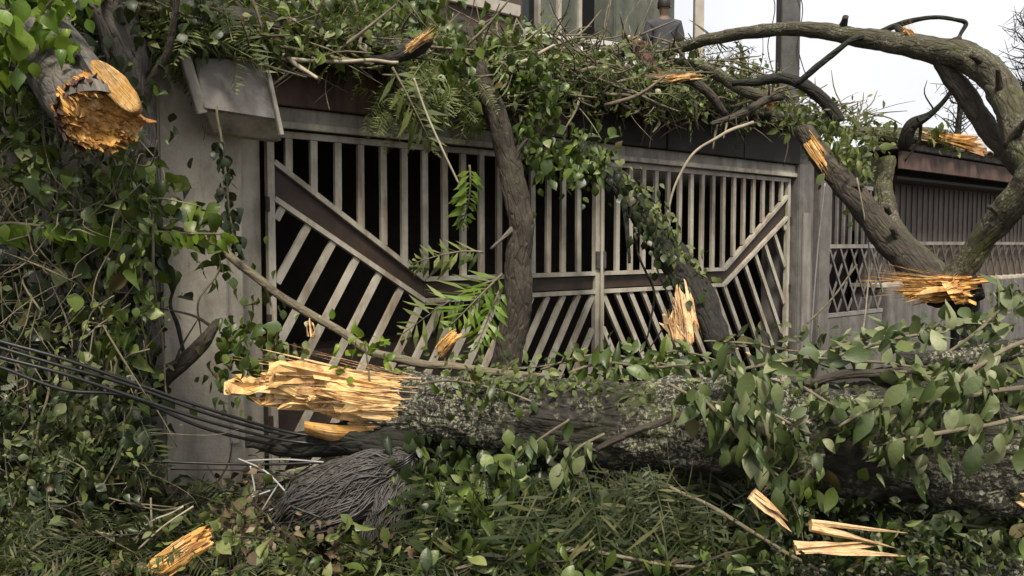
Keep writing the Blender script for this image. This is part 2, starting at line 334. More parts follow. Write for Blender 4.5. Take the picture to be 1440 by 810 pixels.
def frond_t(n=15, arch=.35, wmax=.3, pw=.022, droop=.25, sweep=.35):
    v = []; f = []
    def q(*a): o = len(v); v.extend(a); f.append((o, o+1, o+2, o+3))
    rz_ = lambda t: -arch * t * t + .12 * t
    for i in range(6):
        a, b_ = i / 6, (i + 1) / 6; wr = .007
        q((a, -wr, rz_(a)), (b_, -wr, rz_(b_)), (b_, wr, rz_(b_)), (a, wr, rz_(a)))
    for i in range(n):
        t = .1 + .9 * i / (n - 1); L0 = wmax * (math.sin(math.pi * min(1, t * .85 + .12)) ** .7) + .02; z = rz_(t)
        for s in (1, -1):
            if random.random() < .1: continue
            L = L0 * rnd(.6, 1.1); dx = sweep * L * rnd(.5, 1.6); Ly = L; z1 = z - droop * L * rnd(.2, 2.)
            q((t, 0, z), (t + dx * .45 + pw, s * Ly * .5, (z + z1) / 2 + .012), (t + dx, s * Ly, z1), (t + dx * .45 - pw, s * Ly * .5, (z + z1) / 2 + .012))
    return np.array(v), f
T_FR = [frond_t(15), frond_t(18, .6, .24, .018, .4), frond_t(13, .2, .34, .022, .1), frond_t(14, .9, .2, .02, .6), frond_t(10, .5, .28, .03, .9), frond_t(16, .1, .22, .016, .5)]
T_PALM = [frond_t(15, .7, .34, .02, .55, .5), frond_t(13, .35, .4, .02, .75, .6)]
def lmat(pos, axis, nrm, size):
    x = Vector(axis).normalized(); nrm = Vector(nrm); y = nrm.cross(x)
    y = y.normalized() if y.length > 1e-4 else x.orthogonal().normalized(); z = x.cross(y)
    return np.array([[x.x*size, y.x*size, z.x*size, pos[0]], [x.y*size, y.y*size, z.y*size, pos[1]], [x.z*size, y.z*size, z.z*size, pos[2]]])
LEAFME = {}
def leaf_objs(mats, tm, key, mat, parent, name='leaf'):
    out = []
    for k, A in enumerate(mats):
        j = k % len(tm); kk = (key, j, mat.name)
        if kk not in LEAFME:
            me = bpy.data.meshes.new(name); me.from_pydata(tm[j][0].tolist(), [], tm[j][1]); me.update()
            me.polygons.foreach_set('use_smooth', [True] * len(me.polygons)); me.materials.append(mat); LEAFME[kk] = me
        o = link(name, LEAFME[kk]); o.matrix_world = Matrix([list(r) for r in A] + [[0, 0, 0, 1]])
        if parent is not None: adopt(parent, o)
        out.append(o)
    return out
def leaf_mass(mats, tm, mat, name, parent=None, kind='stuff'):
    V = []; Fc = []; o = 0; mats = np.array(mats)
    for j, (tv, tf) in enumerate(tm):
        A = mats[j::len(tm)]
        if not len(A): continue
        vv = np.einsum('nij,vj->nvi', A[:, :, :3], tv) + A[:, None, :, 3]
        nv = len(tv); tf_ = np.array(tf); ff = tf_[None] + (np.arange(len(A)) * nv)[:, None, None] + o
        V.append(vv.reshape(-1, 3)); Fc.append(ff.reshape(-1, 4)); o += len(A) * nv
    V = np.concatenate(V); Fc = np.concatenate(Fc)
    me = bpy.data.meshes.new(name); me.vertices.add(len(V)); me.vertices.foreach_set('co', V.astype(np.float32).ravel())
    me.loops.add(Fc.size); me.loops.foreach_set('vertex_index', Fc.astype(np.int32).ravel())
    me.polygons.add(len(Fc)); me.polygons.foreach_set('loop_start', np.arange(0, Fc.size, 4, dtype=np.int32))
    me.update(calc_edges=True); me.polygons.foreach_set('use_smooth', [True] * len(Fc)); me.materials.append(mat)
    ob = link(name, me)
    if parent is not None: adopt(parent, ob)
    if kind: ob['kind'] = kind
    return ob
def cloud(ells, n, size, down=.7, out=.6, upn=.5, jit=.7):
    """leaf transforms in ellipsoids: (px,py,rx,ry,d0,d1,weight)"""
    W = [e[6] for e in ells]; res = []
    cl = []
    for e in random.choices(ells, W, k=max(3, n // 11)):
        while True:
            a, b_ = rnd(-1, 1), rnd(-1, 1)
            if a*a + b_*b_ < 1: break
        cl.append((P(e[0] + a * e[2], e[1] + b_ * e[3], rnd(e[4], e[5])), rnd(.03, .11), rnd(.6, 1.25), rv() * .5))
    for _ in range(n):
        c_, sp_, sz_, tl_ = random.choice(cl)
        p = c_ + Vector((random.gauss(0, sp_), random.gauss(0, sp_ * .7), random.gauss(0, sp_ * 1.3)))
        if p.z < .03: p.z = rnd(.03, .12)
        ax = Vector((0, 0, -down)) + rv() * jit + tl_; nr = Vector((0, -out, upn)) + rv() * .7 + tl_
        res.append(lmat(p, ax, nr, rnd(*size) * sz_))
    return res
def near_first(ms, k):
    ms = sorted(ms, key=lambda A: -np.linalg.norm(A[:, 0]) / max(.5, A[1, 3]) + rnd(0, .012)); return ms[:k], ms[k:]
def on_path(pts, n, size, spread=.03, down=.6, out=.5, upn=.5, jit=.6, t0=.1, t1=1., along=.3, off=(0, 0, 0)):
    ps = catmull(pts, 60); res = []
    for k in range(n):
        t = rnd(t0, t1) * 60; i = min(int(t), 59); f = t - i
        p = Vector(ps[i][:3]) * (1 - f) + Vector(ps[i+1][:3]) * f; tg = (Vector(ps[i+1][:3]) - Vector(ps[i][:3])).normalized()
        ax = tg * along + Vector((0, 0, -down)) + rv() * jit
        res.append(lmat(p + rv() * spread * rnd(0, 1) + Vector(off), ax, Vector((0, -out, upn)) + rv() * .5, rnd(*size)))
    return res
# ================================================================== THE SETTING
def ground():
    xs = np.concatenate([[-300, -80, -30, -14], np.linspace(-8, 8, 81), [14, 30, 80, 300]]); ys = np.concatenate([[-300, -60, -12, -3], np.linspace(0, 16, 81), [22, 40, 100, 300]])
    mb = MB(); vs = []
    for y in ys:
        for x in xs:
            h = 0
            if -8 <= x <= 8 and 0 < y < 16:
                h = .05 * (noise.noise(Vector((x * 1.7, y * 1.7, 0))) + .5 * noise.noise(Vector((x * 5, y * 5, 3))))
                k = math.exp(-((y - 4.0) / 1.0) ** 2) * (1 if x > -2 else .5); h += k * (.12 + .12 * noise.noise(Vector((x, y, 7))))
                h -= .03
            vs.append((x, y, h))
    nx = len(xs); fs = [(j*nx + i, j*nx + i + 1, (j+1)*nx + i + 1, (j+1)*nx + i) for j in range(len(ys) - 1) for i in range(nx - 1)]
    mb.add(vs, fs); o = mb.build('ground', M['soil'], smooth=True); tag(o, kind='structure')
ground()
# ------------------------------------------------------------------ left pillar, canopy, gate
GT = 2.53       # underside of the lintel
p = thing('gate_pillar', 'weathered grey concrete gate pillar on the left, partly hidden by vines', 'pillar', tuple(L2W(-.5, 0, 0)), TH)
mb = MB(); mb.box((-.24, -.16, -.05), (.17, .3, 3.05)); mb.build('shaft', M['concrete'], p, bevel=.012)
mb = MB(); mb.box((.173, -.09, -.05), (.30, .3, 3.0)); mb.build('edge_strip', M['concrete'], p, bevel=.008)
mb = MB(); mb.box((.303, .06, -.05), (.49, .3, 2.98)); mb.build('reveal', M['concrete'], p, bevel=.006)
mb = MB(); mb.box((.185, -.112, .42), (.245, -.092, .53)); mb.build('meter_plate', M['cream'], p, bevel=.003)
p = thing('gate_pillar', 'dark grey gate pillar at the right end of the big gate', 'pillar', tuple(L2W(6.5, 0, 0)), TH)
mb = MB(); mb.box((.02, -.1, -.05), (.36, .4, 3.05)); mb.build('shaft', M['concrete_dark'], p, bevel=.012)
mb = MB(); mb.box((.36, .1, -.05), (.56, .4, 3.0)); mb.build('recess_panel', M['fascia_shaded'], p, bevel=.004)
mb = MB(); mb.box((.565, -.06, -.05), (.84, .35, 2.7)); mb.build('side_pier', M['concrete_dark'], p, bevel=.012)
mb = MB(); mb.box((.10, -.125, .3), (.27, -.102, 2.1)); mb.build('cover_sheet', M['panel_grey'], p, bevel=.004)

c = thing('entrance_canopy', 'long dark canopy over the gate, buried under fallen branches', 'canopy', tuple(L2W(0, 0, 0)), TH)
mb = MB(); mb.box((-.2, -.05, GT), (6.62, .12, 2.66)); mb.build('lintel', M['lintel'], c, bevel=.008)
mb = MB(); mb.box((-.2, -.075, 2.515), (6.62, -.052, 2.56)); mb.build('lintel_lip', M['gate_paint'], c, bevel=.004)
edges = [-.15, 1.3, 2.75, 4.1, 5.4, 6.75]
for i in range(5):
    mb = MB(); mb.box((edges[i] + .006, -.10 - .004 * (i % 2), 2.665), (edges[i+1] - .006, .1, 3.1)); mb.build('fascia_panel', M['fascia'] if i < 2 else M['fascia_shaded'], c, bevel=.006)  # right-hand panels carry the deep shadow as a painted near-black
mb = MB(); mb.box((-1.1, -.32, 3.103), (7.0, 6.2, 3.2)); mb.build('roof_slab', M['slab'], c, bevel=.012)
a = [Wp(274, 82, .42), Wp(371, 84, .42), Wp(392, 168, .5), Wp(287, 152, .5)]
def toloc(pts, base): 
    inv = (Matrix.Translation(base) @ Matrix.Rotation(TH, 4, 'Z')).inverted(); return [inv @ q for q in pts]
BL = L2W(0, 0, 0)
mb = MB(); q0 = toloc(a, BL); q1 = [q + Vector((0, .03, 0)) for q in q0]; mb.hexa(q0, q1); mb.build('hanging_panel', M['panel_grey'], c, bevel=.004)
a = [Wp(287, 154, .46), Wp(392, 170, .46), Wp(396, 198, .30), Wp(300, 186, .30)]
mb = MB(); q0 = toloc(a, BL); q1 = [q + Vector((0, .12, .0)) for q in q0]; mb.hexa(q0, q1); mb.build('corner_block', M['concrete'], c, bevel=.004)
mb = MB(); q = toloc([Wp(256, 68, .46), Wp(284, 160, .47)], BL); mb.bar(q[0], q[1], .06, .04); mb.build('loose_batten', M['lintel'], c, bevel=.004)
mb = MB(); q = toloc([Wp(372, 80, .48), Wp(396, 190, .52)], BL); mb.bar(q[0], q[1], .025, .03); mb.build('edge_trim', M['lintel'], c, bevel=.003)
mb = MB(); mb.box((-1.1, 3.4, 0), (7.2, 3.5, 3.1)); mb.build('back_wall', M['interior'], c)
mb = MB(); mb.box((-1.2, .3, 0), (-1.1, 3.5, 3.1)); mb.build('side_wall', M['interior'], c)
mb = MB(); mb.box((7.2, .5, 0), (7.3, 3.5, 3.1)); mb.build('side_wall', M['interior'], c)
mb = MB(); mb.box((.2, .9, 0), (2.6, 1.4, .85)); mb.build('inner_ledge', M['ledge'], c, bevel=.02)

LW = 3.235
def gate_leaf(label, mirror):
    """one leaf in local x 0..LW; mirror swaps left and right"""
    root = thing('gate_leaf', label, 'gate', tuple(L2W(0, 0, 0)), TH)
    X = (lambda x: 2 * LW - x) if mirror else (lambda x: x)
    zt, zb = GT - .03, .08; mid = 1.37; hb = .105; hm = .085                    # band centre height / half height
    d0, d1 = 2.20, mid                                           # diagonal centre z at hinge, at xk
    xk = 1.28; sl = (d1 - d0) / xk; hd = hb / math.cos(math.atan(sl))
    yo = -.0
    def part(name, a, b_, w_, t_, mat, y=0):
        mb = MB(); mb.bar((X(a[0]), y, a[1]), (X(b_[0]), y, b_[1]), w_, t_); return mb.build(name, mat, root)
    zc = lambda x: d0 + sl * x if x < xk else mid
    hw = lambda x: hd + (hm - hd) * (x / xk) if x < xk else hm
    part('stile', (.03, zb), (.03, zt), .05, .05, M['gate_paint'], -.002)
    part('stile', (LW - .03, zb), (LW - .03, zt), .055, .05, M['gate_paint'], -.002)
    part('top_rail', (.056, zt - .02), (LW - .058, zt - .02), .045, .045, M['gate_paint'], .003)
    part('bottom_rail', (.056, zb + .03), (LW - .058, zb + .03), .06, .045, M['gate_paint'], .003)
    # dark band and its light trims
    mb = MB(); mb.hexa([Vector((X(.06), .006, d0 + sl*.06 - hd + .03)), Vector((X(xk), .006, mid - hm + .03)), Vector((X(xk), .006, mid + hm - .03)), Vector((X(.06), .006, d0 + sl*.06 + hd - .03))],
                       [Vector((X(.06), .04, d0 + sl*.06 - hd + .03)), Vector((X(xk), .04, mid - hm + .03)), Vector((X(xk), .04, mid + hm - .03)), Vector((X(.06), .04, d0 + sl*.06 + hd - .03))]); mb.build('diagonal_panel', M['gate_dark'], root)
    mb = MB(); mb.box((min(X(xk + .003), X(LW - .06)), .006, mid - hm + .03), (max(X(xk + .003), X(LW - .06)), .04, mid + hm - .03)); mb.build('middle_panel', M['gate_dark'], root)
    for s in (1, -1):
        part('trim', (.056, d0 + sl*.056 + s * hd), (xk, mid + s * hm), .036, .05, M['gate_paint'], -.006)
        part('trim', (xk + .004, mid + s * hm), (LW - .06, mid + s * hm), .036, .05, M['gate_paint'], -.004)
    # upright bars above the band
    sp = .187; x = .17
    while x < LW - .08:
        part('bar', (x + rnd(-.006, .006), zc(x) + hw(x) + .02), (x + rnd(-.004, .004), zt - .044), .052, .03, M['gate_paint'], rnd(.0, .004)); x += sp
    # raking bars below
    k = math.tan(R(31)); x = .12
    while x < LW + 1.0:
        top = zc(min(x, LW)) - hw(min(x, LW)) - .02
        a = (x, top); L_ = top - (zb + .06); b_ = (x - k * L_, zb + .06)
        if a[0] > LW - .07:
            dz = (a[0] - (LW - .07)) / k; a = (LW - .07, a[1] - dz)
        if b_[0] < .07:
            dz = (.07 - b_[0]) / k; b_ = (.07, b_[1] + dz)
        if a[1] - b_[1] > .06: part('bar', a, b_, .052, .03, M['gate_paint'], rnd(.0, .004))
        x += sp * 1.02
    for z in (.5, 1.2, 2.0):
        mb = MB(); tube(mb, [(X(.0), -.03, z - .05, .017), (X(.0), -.03, z + .05, .017)], 2, 8); mb.build('hinge', M['gate_dark'], root)
    mb = MB(); x_ = X(LW - .03); mb.box((x_ - .035, -.05, 1.5), (x_ + .035, -.028, 1.66)); mb.build('lock_plate', M['post_metal'], root, bevel=.004)
    return root
gate_leaf('left leaf of the beige barred gate, dark diagonal falling to the right', False)
gr = gate_leaf('right leaf of the beige barred gate, dark diagonal rising to the right', True)
mb = MB(); tube(mb, [(LW - .0, -.05, .1, .014), (LW, -.05, 2.3, .014)], 4, 8); mb.build('drop_bolt', M['gate_paint'], gr)
# ------------------------------------------------------------------ side gate and the neighbour on the right
def lattice(root, s0, s1, z0, z1, step, y, mat, w_=.022):
    h = z1 - z0; x = s0 - h * .6
    while x < s1:
        for sgn in (1, -1):
            a, b_ = (x, x + h * .6); za, zb_ = (z0, z1) if sgn > 0 else (z1, z0)
            pa, pb = Vector((a, 0, za)), Vector((b_, 0, zb_))
            if pa.x < s0: pa = pa.lerp(pb, (s0 - pa.x) / (pb.x - pa.x))
            if pb.x > s1: pb = pa.lerp(pb, (s1 - pa.x) / (pb.x - pa.x))
            if (pb - pa).length > .05:
                mb = MB(); mb.bar((pa.x, y + .012 * sgn, pa.z), (pb.x, y + .012 * sgn, pb.z), w_, .01); mb.build('lattice_slat', mat, root)
        x += step
sg = thing('side_gate', 'narrow barred side gate with diamond lattice beyond the right pillar', 'gate', tuple(L2W(0, 0, 0)), TH)
s0, s1 = 7.36, 8.85
for k in range(9):
    x = s0 + .06 + k * (s1 - s0 - .12) / 8; mb = MB(); mb.bar((x, 0, 1.72), (x, 0, 2.45), .04, .03); mb.build('bar', M['concrete_dark'], sg)
for z in (1.70, .82, 2.47): mb = MB(); mb.bar((s0, .002, z), (s1, .002, z), .05, .04); mb.build('rail', M['panel_grey'], sg)
lattice(sg, s0, s1, .85, 1.67, .27, 0, M['concrete_dark'], .034)
mb = MB(); mb.box((s0, -.01, .02), (s1, .03, .79)); mb.build('lower_sheet', M['concrete_dark'], sg, bevel=.004)
mb = MB(); mb.box((s0, .05, 1.9), (s1, .07, 2.9)); mb.build('upper_sheet', M['fascia_shaded'], sg)
nb = thing('neighbour_garage', 'low dark garage front on the right with tiled eave and lattice', 'garage', tuple(L2W(0, 0, 0)), TH)
s0, s1 = 8.95, 24.
mb = MB(); mb.box((s0, -.02, 0), (s1, .5, 1.12)); mb.build('low_wall', M['concrete_dark'], nb, bevel=.01)
mb = MB(); mb.box((s0 - .05, .06, 1.12), (s1, .5, 1.17)); mb.build('sill', M['concrete'], nb, bevel=.005)
mb = MB(); mb.box((s0, .3, 1.17), (s1, .4, 2.9)); mb.build('shutter', M['shutter'], nb)
x = s0 + .1
while x < 16:
    mb = MB(); mb.bar((x, .295, 1.75), (x, .295, 2.6), .06, .022); mb.build('shutter_rib', M['shutter'], nb); x += .19
lattice(nb, s0, 15.5, 1.18, 1.72, .32, .2, M['shutter'], .036)
mb = MB(); mb.bar((s0, .2, 1.74), (s1, .2, 1.74), .05, .04); mb.build('rail', M['panel_grey'], nb)
mb = MB(); mb.box((s0, -.12, 2.62), (s1, .3, 2.66)); mb.build('soffit', M['fascia_shaded'], nb)
mb = MB(); mb.box((s0 - .15, -.25, 2.74), (s1, -.2, 2.98)); mb.build('eave_board', M['fascia'], nb, bevel=.005)
mb = MB(); mb.box((s0 - .2, -.3, 3.0), (s1, 3.5, 3.08)); mb.build('roof', M['slab'], nb, bevel=.01)
x = s0 - .2; k = 0
while x < 17:
    mb = MB(); n_ = 6; vs = []
    for i in range(n_ + 1):
        a = math.pi * i / n_
        for yy in (-.42, .25): vs.append((x + .13 - .13 * math.cos(a), yy + .03 * (k % 3), 3.085 + .06 * math.sin(a) + (.05 if yy > 0 else 0)))
    vs += [(q[0], q[1], q[2] - .018) for q in vs]; m_ = 2 * (n_ + 1)
    fs = [(2*i, 2*i+1, 2*i+3, 2*i+2) for i in range(n_)] + [(m_+2*i, m_+2*i+2, m_+2*i+3, m_+2*i+1) for i in range(n_)] + [(2*i, 2*i+2, m_+2*i+2, m_+2*i) for i in range(n_)]
    mb.add(vs, fs); mb.build('roof_tile', M['tile'], nb, smooth=True); x += .275; k += 1
mb = MB(); mb.box((s0 - .1, .6, 0), (s1, 6, 2.98)); mb.build('body', M['interior'], nb)
# garden wall on the left
gw = MB(); gw.box((-9, .12, -.05), (-.76, .32, 3.0)); o = gw.build('garden_wall', M['concrete_dark'], bevel=.01); o.location = L2W(0, 0, 0); o.rotation_euler = (0, 0, TH)
tag(o, 'dark garden wall left of the pillar, almost hidden behind the vines', 'wall')
# ------------------------------------------------------------------ house behind, person, posts
HO = -3.3
hs = thing('house', 'brown upper storey of a house rising behind the branch covered canopy', 'house', tuple(L2W(0, 0, 3.2)), TH)
sl_ = lambda px, py=20: Wl(px, py, HO)[0]
zl = lambda px, py: Wl(px, py, HO)[1] - 3.2
xr = sl_(932); yH = -HO
mb = MB(); mb.box((-8, yH, 0), (sl_(735), yH + .2, 4.5)); mb.build('wall', M['house_wall'], hs, bevel=.01)
mb = MB(); mb.box((sl_(735), yH + .25, 0), (sl_(850), yH + .4, .7)); mb.build('wall', M['house_wall'], hs)
mb = MB(); mb.box((sl_(735), yH + .05, 2.6), (sl_(850), yH + .2, 4.5)); mb.build('wall', M['house_wall'], hs)
mb = MB(); mb.box((sl_(848), yH - .25, 0), (xr, yH + 1.2, 4.5)); mb.build('corner_pier', M['column'], hs, bevel=.02)
mb = MB(); mb.box((-3, yH - .07, zl(660, 10) ), (sl_(728), yH - .003, zl(660, 10) + .16)); mb.build('string_course', M['cream'], hs, bevel=.008)
mb = MB(); mb.box((-3, yH - .04, zl(660, 10) - .4 ), (sl_(728), yH - .003, zl(660, 10) - .32)); mb.build('string_course', M['lintel'], hs, bevel=.008)
wn = MB(); wn.box((sl_(740), yH + .18, .5), (sl_(848), yH + .21, 2.6)); wo_ = wn.build('window', M['glass'], hs)
for px_, w_ in ((733, .16), (764, .05), (793, .06), (822, .06)):
    mb = MB(); x = sl_(px_); mb.box((x - w_/2, yH + .08, 0.2), (x + w_/2, yH + .17, 2.6)); mb.build('mullion', M['cream'] if w_ > .05 else M['lintel'], wo_)
for px_ in (776, 806):
    mb = MB(); x = sl_(px_); mb.box((x - .17, yH + .1, .6), (x + .17, yH + .13, 2.5)); mb.build('curtain', M['column'], wo_)
mb = MB(); mb.box((-8, yH + .2, 0), (xr - .1, yH + 5, 4.4)); mb.build('inner_block', M['interior'], hs)
rl = thing('balcony_railing', 'white railing with short balusters along the terrace behind the branches', 'railing', tuple(P(735, 60, 9.5).xy) + (3.2,))
ra, rb = P(738, 40, 9.5), P(892, 66, 10.25); ra.z = rb.z = 4.15
mb = MB(); mb.bar(ra, rb, .06, .06, Vector((0, 0, 1))); adopt(rl, mb.build('rail', M['white_metal']))
mb = MB(); mb.bar(ra - Vector((0, 0, .75)), rb - Vector((0, 0, .75)), .05, .05, Vector((0, 0, 1))); adopt(rl, mb.build('rail', M['white_metal']))
for k in range(13):
    q = ra.lerp(rb, k / 12); mb = MB(); tube(mb, [tuple(q - Vector((0, 0, .72))) + (.012,), tuple(q - Vector((0, 0, .4))) + (.02,), tuple(q - Vector((0, 0, .03))) + (.012,)], 6, 6); adopt(rl, mb.build('baluster', M['white_metal'], smooth=True))
for q in (ra, rb):
    mb = MB(); mb.box((q.x - .04, q.y - .04, 3.2), (q.x + .04, q.y + .04, 4.12)); adopt(rl, mb.build('post', M['white_metal']))
# person on the terrace
def person():
    base = P(933, 60, 10.9); base.z = 3.2
    root = thing('person', 'person in dark grey shirt standing on the terrace, back turned, arms down', 'person', tuple(base))
    def skin(name, vs, es, rad, mat, root_i=0):
        me = bpy.data.meshes.new(name); me.from_pydata(vs, es, []); o = link(name, me); o.parent = root
        md = o.modifiers.new('skin', 'SKIN'); md.use_smooth_shade = True
        for i, r_ in enumerate(rad): me.skin_vertices[0].data[i].radius = r_ if isinstance(r_, tuple) else (r_, r_); me.skin_vertices[0].data[i].use_root = (i == root_i)
        o.modifiers.new('sub', 'SUBSURF').levels = 2; o.modifiers['sub'].render_levels = 2
        dg = bpy.context.evaluated_depsgraph_get(); m2 = bpy.data.meshes.new_from_object(o.evaluated_get(dg)); o.modifiers.clear(); o.data = m2; m2.materials.clear(); m2.materials.append(mat)
        m2.polygons.foreach_set('use_smooth', [True] * len(m2.polygons)); return o
    v = [(0,0,.93),(0,0,1.1),(0,.01,1.28),(0,0,1.42),(0,-.005,1.50),(0,-.02,1.56),(0,-.02,1.66),(0,-.015,1.73),
         (.18,0,1.40),(.235,.01,1.14),(.25,-.03,.90),(.255,-.05,.80),(-.18,0,1.40),(-.235,.01,1.14),(-.25,-.03,.90),(-.255,-.05,.80),
         (.095,0,.86),(.10,.0,.48),(.105,.02,.08),(.115,-.13,.03),(-.095,0,.86),(-.10,0,.48),(-.105,.02,.08),(-.115,-.13,.03)]
    e = [(0,1),(1,2),(2,3),(3,4),(4,5),(5,6),(6,7),(3,8),(8,9),(9,10),(10,11),(3,12),(12,13),(13,14),(14,15),(0,16),(16,17),(17,18),(18,19),(0,20),(20,21),(21,22),(22,23)]
    r_ = [(.15,.10),(.135,.095),(.155,.10),(.11,.08),.052,.062,.085,.06,.065,.048,.036,.036,.065,.048,.036,.036,.085,.06,.042,.036,.085,.06,.042,.036]
    body = skin('body', v, e, r_, M['skin'])
    v = [(0,0,.88),(0,0,1.1),(0,.01,1.28),(0,0,1.435),(.175,0,1.40),(.23,.01,1.16),(-.175,0,1.40),(-.23,.01,1.16),(0,-.003,1.485)]
    skin('shirt', v, [(0,1),(1,2),(2,3),(3,4),(4,5),(3,6),(6,7),(3,8)], [(.175,.125),(.155,.115),(.175,.12),(.12,.095),.085,.072,.085,.072,.066], M['shirt'], 0)
    v = [(0,0,.95),(.095,0,.84),(.10,0,.48),(.105,.02,.1),(-.095,0,.84),(-.10,0,.48),(-.105,.02,.1)]
    skin('trousers', v, [(0,1),(1,2),(2,3),(0,4),(4,5),(5,6)], [(.15,.11),.105,.08,.06,.105,.08,.06], M['trousers'], 0)
    mb = MB(); vs = []; fs = []; n1, n2 = 8, 12
    for i in range(n1 + 1):
        for j in range(n2):
            a = math.pi * .62 * i / n1; b_ = 2 * math.pi * j / n2; vs.append((.088 * math.sin(a) * math.cos(b_), -.012 + .1 * math.sin(a) * math.sin(b_) * (1), 1.655 + .115 * math.cos(a)))
    fs = [(i*n2 + j, i*n2 + (j+1) % n2, (i+1)*n2 + (j+1) % n2, (i+1)*n2 + j) for i in range(n1) for j in range(n2)]
    mb.add(vs, fs); mb.build('hair', M['hair'], root, smooth=True)
    for s in (1, -1):
        mb = MB(); mb.add([(s*.085,-.005,1.64),(s*.105,.01,1.655),(s*.1,.01,1.625),(s*.085,-.03,1.60),(s*.088,.02,1.64)], [(0,1,2,3),(4,3,2,1),(0,3,4),(0,4,1)]); mb.build('ear', M['skin'], root, smooth=True)
        for k in range(5):
            x0 = Vector((s * (.245 + .004 * k), -.07 + .017 * k if k else -.085, .80 - (0 if k else -.02))); L_ = [.05, .075, .085, .08, .06][k]
            mb = MB(); tube(mb, [tuple(x0) + (.009,), tuple(x0 + Vector((0, -.006, -L_ * .55))) + (.0085,), tuple(x0 + Vector((-s * .012, -.014, -L_))) + (.006,)], 5, 6); mb.build('finger', M['skin'], root, smooth=True)
person()
# posts
def pole(label, px, py0, py1, d, w_, mat, name='metal_post'):
    a, b_ = P(px, py1, d), P(px, py0, d); b_.x = a.x; b_.y = a.y
    root = thing(name, label, 'post', tuple(a)); mb = MB(); mb.box((-w_/2, -w_/2, 0), (w_/2, w_/2, b_.z - a.z)); mb.build('shaft', mat, root, bevel=.008)
    mb = MB(); mb.box((-w_*.65, -w_*.65, .0), (w_*.65, w_*.65, .04)); mb.build('base_plate', mat, root, bevel=.006)
    mb = MB(); tube(mb, [(-w_*.62, -.03, .5, .012), (w_*.62, -.03, .5, .012)], 2, 6); mb.build('clamp', mat, root)
    return root
d_ = wd(1108) - .12
pole('dark square metal post rising into the sky above the right gate pillar', 1106, -60, 158, d_, .215, M['post_metal'])
pole('thin pale post beside the person on the terrace', 981, -60, 135, 11.6, .13, M['cream'])
for k, (x0, x1, lab) in enumerate(((1083, 1088, 'thin slack wire hanging left of the dark metal post'), (1120, 1136, 'thin slack wire hanging right of the dark metal post'))):
    mb = MB(); q = [P(x0 + (x1 - x0) * t + 6 * math.sin(t * 9), -20 + 170 * t, d_ - .15) for t in np.linspace(0, 1, 7)]
    tube(mb, [tuple(a) + (.006,) for a in q], 20, 5); o = mb.build('hanging_wire', M['cable']); tag(o, lab, 'wire')

# ================================================================== FALLEN TREES
def limb(mb, q, n=30, seg=12, lump=.14, wob=.02): return tube(mb, PX(*q), int(n * 1.6), int(seg * 1.5), lump, 5.5, True, wob * 1.6, fine=.07 if seg > 9 else 0)
def tree(name, label, cat, parts, splits=(), mat='bark_brown', tm='torn', base=None):
    """parts: (partname, [(px,py,d,r)...], material or None, n, seg)"""
    root = thing(name, label, cat, tuple(P(*base)) if base else tuple(P(*parts[0][1][0][:3])))
    for pn, q, mt, n, seg in parts:
        mb = MB(); limb(mb, q, n, seg, .15 if seg > 9 else .12, .012); adopt(root, mb.build(pn, M[mt or mat], smooth=True))
    for (b0, b1, rx, ry, n, lf, kw) in splits:
        mb = MB(); B, E = P(*b0), P(*b1); up_ = kw.get('up', Vector((0, 0, 1))); torn_end(mb, B, E - B, up_, rx, ry, lf, max(.018, rx * .45), max(.009, rx * .13), max(.004, rx / 16), kw.get('spread', .1) * .8, .03); splinters(mb, B, E - B, up_, rx, ry, n // 2, lambda x, y: lf(x, y) * 1.15, .001, .0026, kw.get('spread', .1) * 1.8, .03); splinters(mb, B, E - B, up_, rx * .9, ry * .9, n // 6, lambda x, y: lf(x, y) * 1.05, .004, .009, kw.get('spread', .1), .03); o = mb.build('broken_wood', M[tm]); adopt(root, o)
    return root
# big trunk lying across the front
MAIN = [(2250, 700, 3.0, .30), (1900, 674, 3.14, .295), (1560, 648, 3.3, .28), (1420, 637, 3.38, .27), (1300, 626, 3.46, .257), (1100, 608, 3.62, .235), (900, 596, 3.82, .212), (740, 584, 4.02, .192), (640, 576, 4.14, .178), (575, 570, 4.22, .165), (545, 570, 4.26, .14)]
ft = thing('fallen_tree', 'huge mossy dark trunk lying across the front, torn open at its left end', 'fallen tree', tuple(P(900, 680, 3.82)))
mb = MB(); tube(mb, PX(*MAIN), 300, 72, .12, 4.5, True, .02, fine=.085)
adopt(ft, mb.build('trunk', M['bark_main'], smooth=True))
mb = MB(); B, E = P(582, 572, 4.2), P(330, 528, 4.3)
torn_end(mb, B, E - B, Vector((0, 0, 1)), .155, .165, lambda x, y: .32 + .78 * ((y + 1) / 2) ** 1.3 + .14 * x, .085, .011, .0042, .05, .05, .36)
B = P(545, 548, 4.2); splinters(mb, B, P(322, 506, 4.3) - B, Vector((0, 0, 1)), .09, .05, 26, lambda x, y: .66 + .2 * y, .004, .013, .06, .1)
B = P(570, 570, 4.12); splinters(mb, B, P(400, 560, 4.05) - B, Vector((0, 0, 1)), .05, .12, 26, lambda x, y: .28 + .1 * y, .004, .012, .14, .06)
o = mb.build('broken_wood', M['torn']); adopt(ft, o)
mb = MB()
for k in range(26):      # curved plank below the break
    a0 = -1.2 + 2.2 * k / 25
pts = []
vs = []; cs = []; n1, n2 = 14, 9
for lay in (0, 1):
    for i in range(n1 + 1):
        for j in range(n2 + 1):
            t_, u_ = i / n1, j / n2; e = math.sin(math.pi * min(1, .1 + .95 * t_)) ** .5
            q = P(428 + 122 * t_, 592 + (8 + 16 * e) * u_ + 6 * math.sin(3 * t_), 4.14 - .03 * math.sin(math.pi * u_) + .05 * lay + .03 * u_); vs.append(q); cs.append((u_ * .1, lay * .1, t_ * .4))
